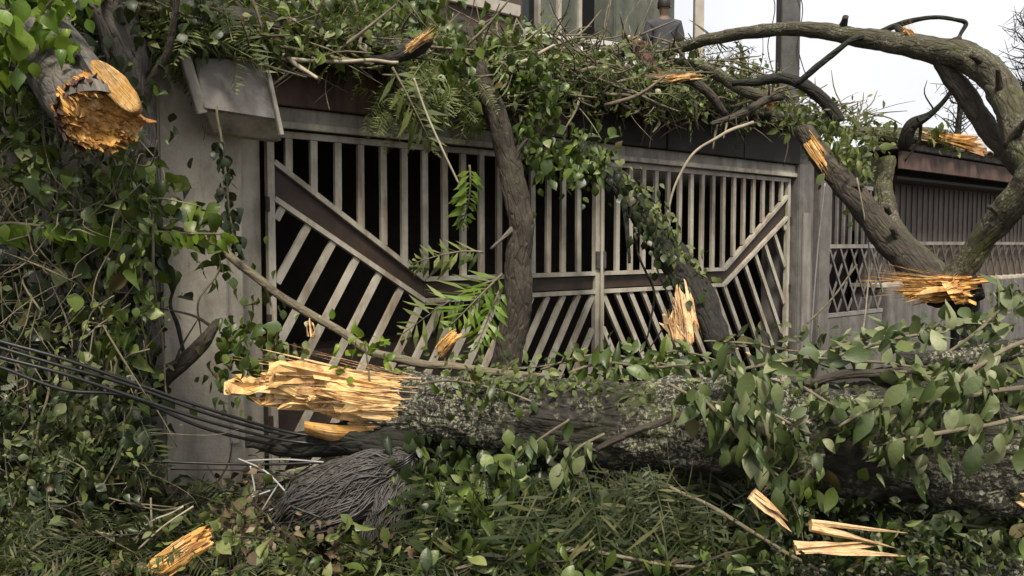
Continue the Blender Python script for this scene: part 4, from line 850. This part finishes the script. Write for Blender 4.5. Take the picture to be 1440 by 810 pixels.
leaf_mass(cloud([(100, 350, 120, 250, 3.7, 4.3, 1), (90, 660, 120, 110, 3.7, 4.2, 1)], 1100, (.02, .055), jit=1.), T_SM, M['leaf_olive'], 'leaf_mass', tg)
# greenery over the pillar
plant('leafy_branch', 'leafy branch dangling down the face of the left pillar', 'branch', (305, 220, 4.9), on_path(PX((305, 190, 4.85, .01), (318, 260, 4.8, .01), (330, 350, 4.7, .01)), 60, (.05, .09), .06), T_OV, 'ov', 'leaf_dark', 60, [[(305, 150, 4.85, .008), (318, 260, 4.8, .008), (330, 350, 4.7, .005)]])
plant('leafy_branch', 'green leafy spray hanging from the long brown stem before the pillar', 'branch', (300, 350, 4.4), cloud([(290, 365, 35, 35, 4.3, 4.5, 2), (335, 385, 30, 40, 4.35, 4.5, 1), (290, 310, 40, 16, 4.35, 4.5, .7)], 55, (.06, .11)), T_OV, 'ov', 'leaf_vine', 90, [hang(300, 330, 470, 4.45, .006)])
plant('leafy_branch', 'leaf clump above the torn trunk end before the gate corner', 'branch', (360, 500, 4.4), cloud([(370, 455, 45, 55, 4.3, 4.6, 2), (330, 490, 35, 30, 4.3, 4.5, 1), (400, 500, 40, 22, 4.25, 4.5, 1)], 170, (.05, .095)), T_OV, 'ov', 'leaf_vine', 110, [hang(370, 400, 500, 4.45, .006)])
plant('leafy_branch', 'pale lime sprig standing on the big trunk beside the torn end', 'branch', (520, 520, 4.15), cloud([(512, 495, 26, 22, 4.0, 4.2, 2), (520, 525, 16, 18, 4.0, 4.2, 1)], 34, (.05, .085), down=-.2), T_OV, 'ov', 'leaf_lime', 34, [[(520, 545, 4.1, .006), (518, 520, 4.1, .005), (512, 480, 4.1, .004)]])
mb_leaf = lambda *a, **k: cloud(*a, **k)
# greenery lying on the canopy
def canopy_band(n, x0, x1, up, dn, size, dfun=lambda x: (wd(x) - .55, wd(x) + .5)):
    out = []
    for _ in range(n):
        x = rnd(x0, x1); edge = 78 + (x - 300) * .098 if x > 300 else 78
        if x < 560 and dn > 0: edge -= 9
        y = edge + random.triangular(-up * (1.25 if 680 < x < 1080 else 1), dn if x > 560 else dn * .3, -8); d0, d1 = dfun(x); p = P(x, y, rnd(d0, d1))
        out.append(lmat(p, Vector((0, -.2, -.25)) + rv() * .9, Vector((0, -.4, .7)) + rv() * .7, rnd(*size)))
    return out
cg = thing('canopy_foliage', 'thick tangle of wilted pinnate leaves heaped along the canopy', 'foliage', tuple(L2W(2, .2, 3.2)))
near, rest = near_first(canopy_band(560, 215, 1060, 75, 20, (.16, .36)), 200)
leaf_objs(near, T_FR, 'fr', M['leaf_olive'], cg, 'frond'); leaf_mass(rest, T_FR, M['leaf_fern'], 'fern_mass', cg)
leaf_mass(canopy_band(3600, 200, 1130, 72, 22, (.04, .09)), T_SM, M['leaf_olive'], 'leaf_mass', cg)
leaf_mass(canopy_band(2200, 200, 780, 85, 30, (.05, .1)), T_OV, M['leaf_vine'], 'leaf_mass', cg)
tw = MB()
for _ in range(900):
    x = rnd(220, 1230); edge = 78 + (x - 300) * .098 if x > 300 else 78; y = edge + rnd(-80 if 680 < x < 1040 else (-50 if x < 1080 else -14), 12 if x > 560 else -4); d = wd(x) + rnd(-.5, .4); p_ = P(x, y, d); dr = (Vector((WU.x, WU.y, 0)) * rnd(-1, 1) + rv() * .45).normalized() * rnd(.15, .7); r_ = rnd(.003, .012)
    tube(tw, [tuple(p_) + (r_,), tuple(p_ + dr * .5 + rv() * .04) + (r_,), tuple(p_ + dr) + (r_ * .5,)], 5, 5)
for _ in range(430):
    x = rnd(690, 1115); y = 78 + (x - 300) * .098 + rnd(-45, 26); d = wd(x) - rnd(.15, .75); p_ = P(x, y, d); dr = (Vector((WU.x, WU.y, 0)) * rnd(-1, 1) + rv() * .4 + Vector((0, 0, -.1))).normalized() * rnd(.12, .6); r_ = random.choice([rnd(.003, .008), rnd(.004, .018)])
    tube(tw, [tuple(p_) + (r_,), tuple(p_ + dr * .5 + rv() * .05) + (r_,), tuple(p_ + dr) + (r_ * .5,)], 6, 6)
leaf_mass(canopy_band(1500, 690, 1110, 40, 34, (.03, .08), lambda x: (wd(x) - .8, wd(x) - .1)), T_SM, M['leaf_olive'], 'leaf_mass', cg)
leaf_mass(canopy_band(1100, 690, 1110, 60, 26, (.035, .09), lambda x: (wd(x) - .8, wd(x) - .1)), T_OV, M['leaf_vine'], 'leaf_mass', cg)
leaf_objs(canopy_band(70, 690, 1060, 60, 20, (.2, .4), lambda x: (wd(x) - .8, wd(x) - .2)), T_FR, 'fr', M['leaf_olive'], cg, 'frond')
o = tw.build('twig_tangle', M['twig'], smooth=True); adopt(cg, o); o['kind'] = 'stuff'
# behind the canopy (top left) a shaded bank of leaves
plant('overhanging_tree', 'dense leafy tree crown filling the top behind the left pillar', 'tree', (300, 60, 6.2), cloud([(230, 10, 150, 75, 5.3, 7.5, 2), (420, 5, 170, 60, 6.0, 8.0, 2), (560, 35, 70, 40, 6.5, 7.5, .7)], 3600, (.07, .13)), T_OV, 'ov', 'leaf_vine', 120, [[(300, 200, 6.3, .06), (310, 100, 6.3, .05), (340, -40, 6.4, .04)]], 'bark_brown')
plant('leafy_branch', 'bright green leafy clump beside the top of the upright trunk', 'branch', (640, 130, 6.0), cloud([(635, 95, 40, 28, 5.7, 6.1, 1), (625, 120, 30, 30, 5.7, 6.0, .6)], 160, (.06, .1)), T_OV, 'ov', 'leaf_vine', 110)
plant('leafy_branch', 'dense green leaves cascading from the canopy right of the upright trunk', 'branch', (760, 200, 6.4), cloud([(745, 140, 45, 60, 6.1, 6.7, 2), (765, 205, 50, 38, 6.0, 6.6, 1.6), (805, 225, 40, 25, 6.1, 6.6, 1), (715, 95, 35, 35, 6.2, 6.7, 1)], 760, (.04, .11)), T_OV, 'ov', 'leaf_vine', 220)
plant('leafy_branch', 'olive ferny sprays hanging over the fascia left of the upright trunk', 'branch', (600, 150, 5.7), cloud([(580, 120, 65, 35, 5.4, 6.0, 2), (650, 165, 28, 50, 5.7, 6.1, 1)], 90, (.2, .34), down=.9), T_FR, 'fr', 'leaf_olive', 90, pname='frond')
plant('leafy_branch', 'dark trailing leaves wrapped around the black leaning trunk', 'branch', (900, 330, 6.2), on_path(PX((790, 205, 6.8, .1), (860, 250, 6.45, .1), (905, 310, 6.2, .1), (935, 370, 6.0, .1), (975, 430, 5.75, .1)), 170, (.03, .085), .2, .9, .6, .4, .6, 0), T_OV, 'ov', 'leaf_dark', 200, [hang(905, 280, 480, 6.2, .01), hang(925, 300, 500, 6.1, .008)], 'bark_dark')
plant('leafy_branch', 'olive leaf sprays along the upper side of the black leaning trunk', 'branch', (860, 240, 6.4), on_path(PX((800, 195, 6.8, .1), (880, 245, 6.4, .1), (940, 320, 6.1, .1), (985, 385, 5.9, .1)), 190, (.03, .08), .15, .4), T_SM, 'sm', 'leaf_olive', 130)
plant('leafy_branch', 'leaf sprays drooping on the leaning trunk beside the right pillar', 'branch', (1200, 230, 6.6), cloud([(1200, 205, 38, 30, 6.3, 6.8, 2), (1215, 255, 22, 40, 6.3, 6.7, 1), (1160, 185, 30, 18, 6.5, 7.0, .7)], 300, (.05, .1)), T_EL, 'el', 'leaf_olive', 130)
plant('leafy_branch', 'mossy leaf litter lying on the roof right of the metal post', 'branch', (1180, 185, 7.4), cloud([(1180, 182, 70, 12, 7.0, 7.8, 2), (1290, 195, 60, 8, 7.0, 7.6, .6), (1130, 165, 40, 16, 7.3, 8, 1)], 360, (.05, .1)), T_SM, 'sm', 'leaf_olive', 60)
# single drooping fronds
def frond(label, base, tip, size, mat='leaf_olive', k=0, nrm=(0, -1, .3), tm=T_PALM):
    root = thing('palm_frond', label, 'frond', tuple(P(*base))); a, b_ = P(*base), P(*tip)
    L_ = (b_ - a).length; A = lmat(a, b_ - a, Vector(nrm), L_)
    tv, tf = tm[k % len(tm)]; rach = [i for i in range(6)]
    pin = tf[6:]
    # rachis as a round stem, each leaflet a part
    mb = MB(); W_ = lambda v: tuple(A[:, :3] @ np.array(v) + A[:, 3])
    tube(mb, [W_(tv[tf[i][0]] * .5 + tv[tf[i][3]] * .5) + (.009 - .001 * i,) for i in range(6)] + [W_(tv[tf[5][1]]) + (.003,)], 18, 6); adopt(root, mb.build('rachis', M['twig'], smooth=True))
    for f in pin:
        q = [Vector(W_(tv[i])) for i in f]; q = [q[0]] + [x for x in q[1:]]
        n_ = (q[1] - q[3]).cross(q[2] - q[0]).normalized() * .004; mc = (q[1] + q[3]) / 2 + n_ * 2
        wd_ = (q[1] - q[3]).normalized() * .021
        vs = [q[0], mc + wd_, q[2] + rv() * .02, mc - wd_, (q[0] + mc) / 2 + n_, (mc + q[2]) / 2 + n_, mc]
        mb = MB(); mb.add(vs, [(0, 1, 6), (1, 2, 6), (2, 3, 6), (3, 0, 6)]); adopt(root, mb.build('leaflet', M[mat]))
    return root
frond('olive palm frond hanging over the fascia above the gate', (552, 95, 5.35), (606, 195, 5.3), 1, 'leaf_olive', 1)
frond('curled green frond hanging before the gate bars left of the upright trunk', (660, 232, 5.7), (668, 315, 5.7), 1, 'leaf_lime', 0, (.5, -1, 0))
frond('drooping green frond halfway down the gate bars', (680, 355, 5.6), (600, 345, 5.4), 1, 'leaf_olive', 0, (0, -1, .6))
frond('yellowish frond spreading to the left low on the gate', (702, 392, 5.5), (580, 432, 5.2), 1, 'leaf_olive', 0, (0, -1, .5))
frond('bright drooping frond low on the gate beside the upright trunk', (706, 385, 5.4), (640, 450, 5.1), 1, 'leaf_lime', 1, (.2, -1, .3))
frond('small frond below the yellowish frond before the gate', (704, 405, 5.4), (672, 480, 5.2), 1, 'leaf_lime', 1)
# leaves on and around the big trunk
def bigspray(label, q, n, size=(.09, .15), mat='leaf_big', spread=.05, np_=200, **k):
    return plant('leafy_branch', label, 'branch', q[0][:3], on_path(PX(*q), int(n * .95), (size[0] * .45, size[1] * .9), spread * 1.25, **k), T_EL, 'el', mat, np_, [q], 'twig')
bigspray('large leaved branch draped over the big trunk at the far right', [(1460, 470, 3.3, .01), (1400, 500, 3.2, .01), (1330, 545, 3.12, .009), (1290, 590, 3.1, .007)], 60, spread=.09, down=.8)
bigspray('large leaved branch trailing along the top of the big trunk at right', [(1440, 545, 3.1, .01), (1340, 560, 3.08, .009), (1250, 565, 3.12, .008), (1180, 600, 3.15, .006)], 70, spread=.10, down=.9)
bigspray('drooping large leaves on the right front of the big trunk', [(1450, 590, 3.02, .01), (1370, 600, 3.02, .009), (1290, 612, 3.05, .008), (1220, 630, 3.1, .006)], 60, spread=.09, down=1.1)
bigspray('wilted pale green leaves over the middle of the big trunk', [(1010, 500, 3.5, .009), (1050, 540, 3.35, .009), (1075, 590, 3.28, .008), (1090, 650, 3.28, .006)], 80, spread=.11, down=.9)
bigspray('hanging leafy twig crossing the trunk below the middle leaves', [(985, 560, 3.4, .008), (1030, 600, 3.32, .008), (1060, 640, 3.3, .007), (1120, 690, 3.28, .005)], 60, spread=.1, down=1.1)
bigspray('leafy twig reaching from the trunk toward the split stump at right', [(1180, 500, 3.9, .008), (1240, 480, 3.85, .008), (1300, 470, 3.8, .007), (1360, 455, 3.8, .006)], 46, (.09, .15), spread=.09, down=.1)
bigspray('upright leafy tips behind the trunk at the right edge', [(1330, 500, 3.7, .008), (1380, 465, 3.7, .008), (1410, 430, 3.7, .007), (1440, 410, 3.7, .006)], 46, spread=.1, down=-.1)
bigspray('pale leaves lying along the upper edge of the trunk at right', [(1040, 520, 3.6, .008), (1130, 505, 3.6, .008), (1220, 510, 3.55, .007), (1310, 520, 3.5, .006)], 60, (.09, .16), spread=.09, down=.1)
bigspray('small spray of pale round leaves hanging in front of the trunk middle', [(800, 590, 3.5, .006), (770, 610, 3.48, .006), (745, 630, 3.46, .005), (725, 655, 3.45, .004)], 24, (.07, .11), spread=.05, down=.9)
bigspray('cluster of leaves hanging beneath the trunk right of the pale round leaves', [(850, 610, 3.5, .006), (815, 630, 3.48, .006), (795, 660, 3.48, .005), (790, 700, 3.5, .004)], 30, (.08, .13), spread=.06, down=1)
bigspray('dark green leaves on the trunk top near the torn end', [(590, 540, 4.0, .006), (640, 535, 3.95, .006), (690, 545, 3.9, .005), (760, 570, 3.8, .005)], 34, (.08, .13), 'leaf_vine', .08, down=.9)
bigspray('leafy twig lying on the trunk behind the pale torn foot', [(800, 525, 4.0, .008), (860, 510, 4.0, .008), (920, 515, 3.9, .007), (990, 510, 3.8, .006)], 54, (.08, .15), 'leaf_vine', .09, down=.2)
bigspray('bright green leaves sprouting beside the pale torn foot', [(920, 520, 4.4, .007), (940, 495, 4.4, .006), (985, 500, 4.35, .006), (1040, 520, 4.2, .005)], 26, (.09, .14), 'leaf_vine', .07, down=.2)
bigspray('heap of pale leaves under the trunk at the lower right', [(1440, 745, 3.3, .007), (1380, 740, 3.3, .007), (1320, 735, 3.3, .006), (1260, 735, 3.35, .005)], 90, (.07, .12), spread=.09, down=.3)
bigspray('leafy shoots behind the trunk beneath the right gate leaf', [(990, 480, 5.2, .007), (1060, 485, 5.3, .007), (1130, 495, 5.3, .006), (1210, 490, 5.2, .005)], 90, (.08, .15), 'leaf_fern', .14, down=-.2)
bigspray('small leaves behind the trunk beneath the left gate leaf', [(560, 515, 4.6, .007), (620, 510, 4.7, .007), (700, 520, 4.8, .006), (800, 510, 4.9, .005)], 80, (.06, .1), 'leaf_vine', .1, down=.1)
bigspray('leaf clump behind the trunk beneath the middle of the gate', [(760, 520, 4.8, .007), (830, 500, 4.8, .007), (900, 505, 4.8, .006), (960, 520, 4.7, .005)], 90, (.06, .11), 'leaf_vine', .12, down=-.1)
bigspray('crossing leafy twig among the wilted leaves on the trunk middle', [(940, 540, 3.5, .007), (1000, 565, 3.4, .007), (1060, 570, 3.33, .006), (1140, 610, 3.25, .005)], 60, (.05, .13), spread=.14, down=.6, jit=.9)
bigspray('messy leaves hanging over the trunk between the two big sprays at right', [(1130, 545, 3.4, .007), (1180, 575, 3.25, .007), (1240, 605, 3.15, .006), (1300, 660, 3.12, .005)], 90, (.05, .14), spread=.15, down=.8, jit=.9)
bigspray('ragged olive leaves along the trunk top at the right edge', [(1250, 520, 3.45, .007), (1320, 530, 3.35, .007), (1380, 540, 3.25, .006), (1450, 530, 3.2, .005)], 90, (.05, .14), 'leaf_olive', .14, down=.5, jit=.9)
bigspray('shaded leaves dangling below the trunk at right', [(1160, 640, 3.3, .007), (1130, 680, 3.3, .007), (1110, 720, 3.35, .006), (1060, 760, 3.4, .005)], 60, (.05, .12), 'leaf_vine', .13, down=1.)
plant('leaf_scatter', 'small mossy leaves scattered over the bark of the big trunk', 'leaves', (900, 560, 3.6), on_path(PX(*[(a, b - 46, d - .13, r) for a, b, d, r in MAIN[3:-2]]), 900, (.02, .055), .14, .5, .6, .5, .8, 0), T_SM, 'sm', 'leaf_olive', 40)
# under the trunk: ferns and dark foliage
un = thing('fern_tangle', 'dark tangle of ferny fronds hanging under the big trunk', 'foliage', tuple(P(900, 780, 3.9)))
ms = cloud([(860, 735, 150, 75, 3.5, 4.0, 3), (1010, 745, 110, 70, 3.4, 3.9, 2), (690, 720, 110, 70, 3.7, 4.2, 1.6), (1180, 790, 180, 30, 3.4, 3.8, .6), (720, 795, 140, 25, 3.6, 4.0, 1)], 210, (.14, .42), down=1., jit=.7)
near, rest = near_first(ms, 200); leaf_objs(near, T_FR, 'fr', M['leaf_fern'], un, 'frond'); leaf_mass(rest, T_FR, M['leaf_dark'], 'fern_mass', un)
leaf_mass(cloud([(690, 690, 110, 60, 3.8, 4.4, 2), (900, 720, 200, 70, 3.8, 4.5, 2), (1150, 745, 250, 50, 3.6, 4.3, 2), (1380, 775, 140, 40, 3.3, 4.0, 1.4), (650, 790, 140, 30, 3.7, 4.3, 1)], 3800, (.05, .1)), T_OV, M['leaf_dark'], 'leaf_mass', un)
hf = thing('hanging_fronds', 'long drooping olive fronds hanging from the big trunk down to the ground', 'foliage', tuple(P(880, 690, 3.6)))
ms = []
for _ in range(130):
    x = random.choice([rnd(600, 1100), rnd(780, 1010)]); p_ = P(x, rnd(655, 745), rnd(3.5, 3.95)); ms.append(lmat(p_, Vector((rnd(-.35, .35), -.12, -1)) + rv() * .15, Vector((rnd(-.5, .5), -1, .2)), rnd(.28, .55)))
leaf_objs(ms, T_PALM + T_FR[:2], 'hf', M['leaf_fern'], hf, 'frond')
ms = []
for _ in range(380):
    x = rnd(600, 1130); p_ = P(x, rnd(650, 790), rnd(3.4, 4.0)); ms.append(lmat(p_, Vector((rnd(-.5, .5), rnd(-.3, .3), -1)), Vector((rnd(-.8, .8), -1, 0)), rnd(.06, .26)))
leaf_mass(ms, [leaf_t([.006, .018, .016, .003], .3, .25), leaf_t([.006, .022, .02, .003], .4, .7, .5)], M['leaf_fern'], 'blade_mass', hf)
rlimb('mossy log lying along the bottom right edge', [(1120, 815, 3.4, .04), (1240, 808, 3.34, .07), (1360, 804, 3.3, .085), (1490, 800, 3.25, .09)], 'bark_main', seg=16)
rlimb('dark bare branch crossing the shade under the big trunk', [(640, 770, 3.7, .012), (760, 735, 3.6, .018), (880, 760, 3.5, .016), (960, 800, 3.45, .012)], 'bark_brown', seg=8, twigs=4)
rlimb('thin branch slanting down under the trunk toward the split planks', [(930, 680, 3.5, .007), (1010, 720, 3.4, .009), (1090, 765, 3.3, .009), (1150, 800, 3.2, .007)], 'twig', seg=7, twigs=3)
plant('leafy_branch', 'broad dark leaves between the grey bundle and the trunk shade', 'branch', (680, 690, 3.9), cloud([(665, 690, 70, 45, 3.6, 3.9, 2), (720, 720, 60, 50, 3.6, 3.9, 1)], 120, (.07, .12)), T_OV, 'ov', 'leaf_vine', 120)
plant('low_ground_cover', 'short mossy ground cover along the bottom right edge', 'ground cover', (1300, 800, 3.4), cloud([(1300, 800, 200, 30, 3.15, 3.7, 2), (1100, 805, 120, 20, 3.2, 3.7, .6)], 5200, (.015, .04), down=-.5, jit=1.), T_SM, 'sm', 'leaf_fern', 60)
# ground litter
ms = []
for _ in range(70):
    p_ = P(rnd(740, 1050), rnd(660, 770), rnd(3.3, 3.6)); ms.append(lmat(p_, Vector((rnd(-.8, .8), -.2, -1)), Vector((rnd(-.4, .4), -1, .3)), rnd(.25, .5)))
leaf_objs(ms, T_PALM, 'pf', M['leaf_fern'], hf, 'frond')
plant('debris_pile', 'broken leafy sprigs piled along the bottom edge below the ferns', 'leaves', (900, 800, 3.4), cloud([(760, 795, 160, 20, 3.2, 3.7, 2), (980, 795, 150, 20, 3.2, 3.6, 2), (1330, 760, 130, 25, 3.1, 3.4, 1.5), (620, 720, 60, 60, 3.7, 4.0, 1)], 620, (.04, .1), down=.3), T_EL, 'el', 'leaf_vine', 160)
bigspray('low leafy branch sprawling along the bottom edge at centre', [(640, 800, 3.5, .008), (760, 775, 3.4, .009), (880, 785, 3.3, .008), (1000, 800, 3.25, .006)], 70, (.06, .12), 'leaf_vine', .1, down=.3)
bigspray('leafy branch before the low garage wall right of the lattice', [(1170, 490, 4.6, .008), (1240, 470, 4.6, .008), (1320, 462, 4.6, .007), (1420, 440, 4.6, .006)], 80, (.08, .15), 'leaf_big', .13, down=.1)
plant('debris_pile', 'wet brown leaves piled around the foot of the grey bundle', 'leaves', (430, 770, 3.9), cloud([(400, 785, 90, 18, 3.6, 4.0, 2), (340, 745, 30, 30, 3.9, 4.1, 1), (640, 785, 90, 20, 3.6, 4.0, 1), (560, 800, 60, 12, 3.6, 3.9, 1)], 800, (.02, .07), down=.2), T_OV, 'ov', 'leaf_dry', 80)
plant('debris_pile', 'wilted green leaves heaped before the grey bundle', 'leaves', (480, 790, 3.8), cloud([(460, 806, 150, 14, 3.5, 3.9, 2), (250, 790, 200, 25, 3.5, 4.0, 2), (800, 795, 200, 18, 3.4, 3.8, 1)], 800, (.03, .10), down=.2), T_EL, 'el', 'leaf_olive', 80)
def litter(n, size, x=(-3.2, 3.4), y=(2.9, 5.4), zmax=.25):
    out = []
    for _ in range(n):
        p_ = Vector((rnd(*x), rnd(*y), rnd(.0, zmax) ** 1.0)); out.append(lmat(p_, Vector((rv().x, rv().y, rnd(-.3, .3))), Vector((0, 0, 1)) + rv() * .6, rnd(*size)))
    return out
o = leaf_mass(litter(5200, (.04, .09)), T_OV, M['leaf_dry'], 'leaf_litter'); tag(o, 'brown fallen leaf litter covering the ground under the trunk', 'leaf litter')
o = leaf_mass(litter(3600, (.05, .1), zmax=.35), T_EL, M['leaf_vine'], 'leaf_litter'); tag(o, 'green fallen leaf litter strewn over the ground', 'leaf litter')
o = leaf_mass(litter(500, (.2, .4), (-2.6, .2), (3.3, 4.6), .4), T_FR, M['leaf_fern'], 'frond_litter'); tag(o, 'broken ferny fronds strewn over the ground at lower left', 'leaf litter')
tw = MB()
for _ in range(520):
    p_ = Vector((rnd(-2.8, 2.6), rnd(3.2, 4.8), rnd(.05, .4))); dr = Vector((rnd(-1, 1), rnd(-.5, .5), rnd(-.25, .35))).normalized() * rnd(.12, .5); r_ = rnd(.0015, .006)
    tube(tw, [tuple(p_) + (r_,), tuple(p_ + dr * .5 + rv() * .03) + (r_,), tuple(p_ + dr) + (r_ * .5,)], 5, 5)
o = tw.build('twig_litter', M['bark_brown'], smooth=True); tag(o, 'broken twigs scattered over the ground', 'twig litter', kind='stuff')
for k, (q, lab) in enumerate((([(185, 765, 3.8), (210, 735, 3.8), (240, 722, 3.8), (258, 712, 3.8)], 'pale grassy stalk curving up at lower left'), ([(195, 772, 3.75), (230, 740, 3.75), (272, 712, 3.75)], 'straight green stalk rising behind the golden log end'), ([(130, 748, 3.75), (160, 752, 3.75), (195, 758, 3.75)], 'level pale stalk at lower left'), ([(212, 700, 3.9), (213, 730, 3.9), (214, 765, 3.9)], 'thin upright stalk before the pillar foot'))):
    mb = MB(); tube(mb, [tuple(P(*a)) + (.005,) for a in q], 14, 6); o = mb.build('plant_stalk', M['twig_pale'], smooth=True); tag(o, lab, 'stalk')
# bare twiggy trees far behind, against the sky
def twiggy(label, px, py, d, h, n):
    root = thing('bare_tree', label, 'tree', tuple(P(px, py, d))); B = P(px, py, d); mb = MB(); tube(mb, [tuple(B) + (.07,), tuple(B + Vector((.1, 0, h * .5))) + (.05,), tuple(B + Vector((.05, 0, h))) + (.015,)], 10, 7); adopt(root, mb.build('trunk', M['bark_dark'], smooth=True))
    mb = MB()
    for _ in range(n):
        t_ = rnd(.25, 1); a = B + Vector((.1 * min(1, 2 * t_) - (.1 * max(0, t_ - .5)), 0, h * t_)); dr = (Vector((rnd(-1, 1), rnd(-1, 1), rnd(.1, .9)))).normalized() * h * rnd(.12, .38) * (1.25 - t_ * .6); tube(mb, [tuple(a) + (.014,), tuple(a + dr * .5 + rv() * .1) + (.010,), tuple(a + dr) + (.004,)], 5, 5)
        for _k in range(3):
            b_ = a + dr * rnd(.5, .9); e = rv() * h * .1; tube(mb, [tuple(b_) + (.007,), tuple(b_ + e) + (.003,)], 2, 4)
    o = mb.build('crown', M['bark_dark']); adopt(root, o); o['kind'] = 'stuff'
twiggy('bare twiggy tree against the sky at the right edge', 1432, 230, 17, 2.9, 60)
twiggy('bare twiggy bush under the arching limb at right', 1340, 235, 16, 2.0, 60)
twiggy('thin twiggy bush on the roof left of the dark metal post', 1035, 150, 12, .9, 14)
# unseen leaf crown added above the frame to shade the left side
plant('added_shade_crown', 'unseen leafy crown added above the left pillar for shade', 'tree', (150, -40, 4.4), cloud([(60, -230, 330, 150, 3.4, 5.2, 2), (-200, -60, 190, 250, 3.2, 4.6, 1.4), (330, -190, 200, 100, 4.2, 5.6, .1)], 1200, (.09, .16)), T_OV, 'ov', 'leaf_vine', 20, [[(150, -20, 4.55, .05), (60, -200, 4.3, .04), (-120, -280, 4.1, .02)]], 'bark_brown')
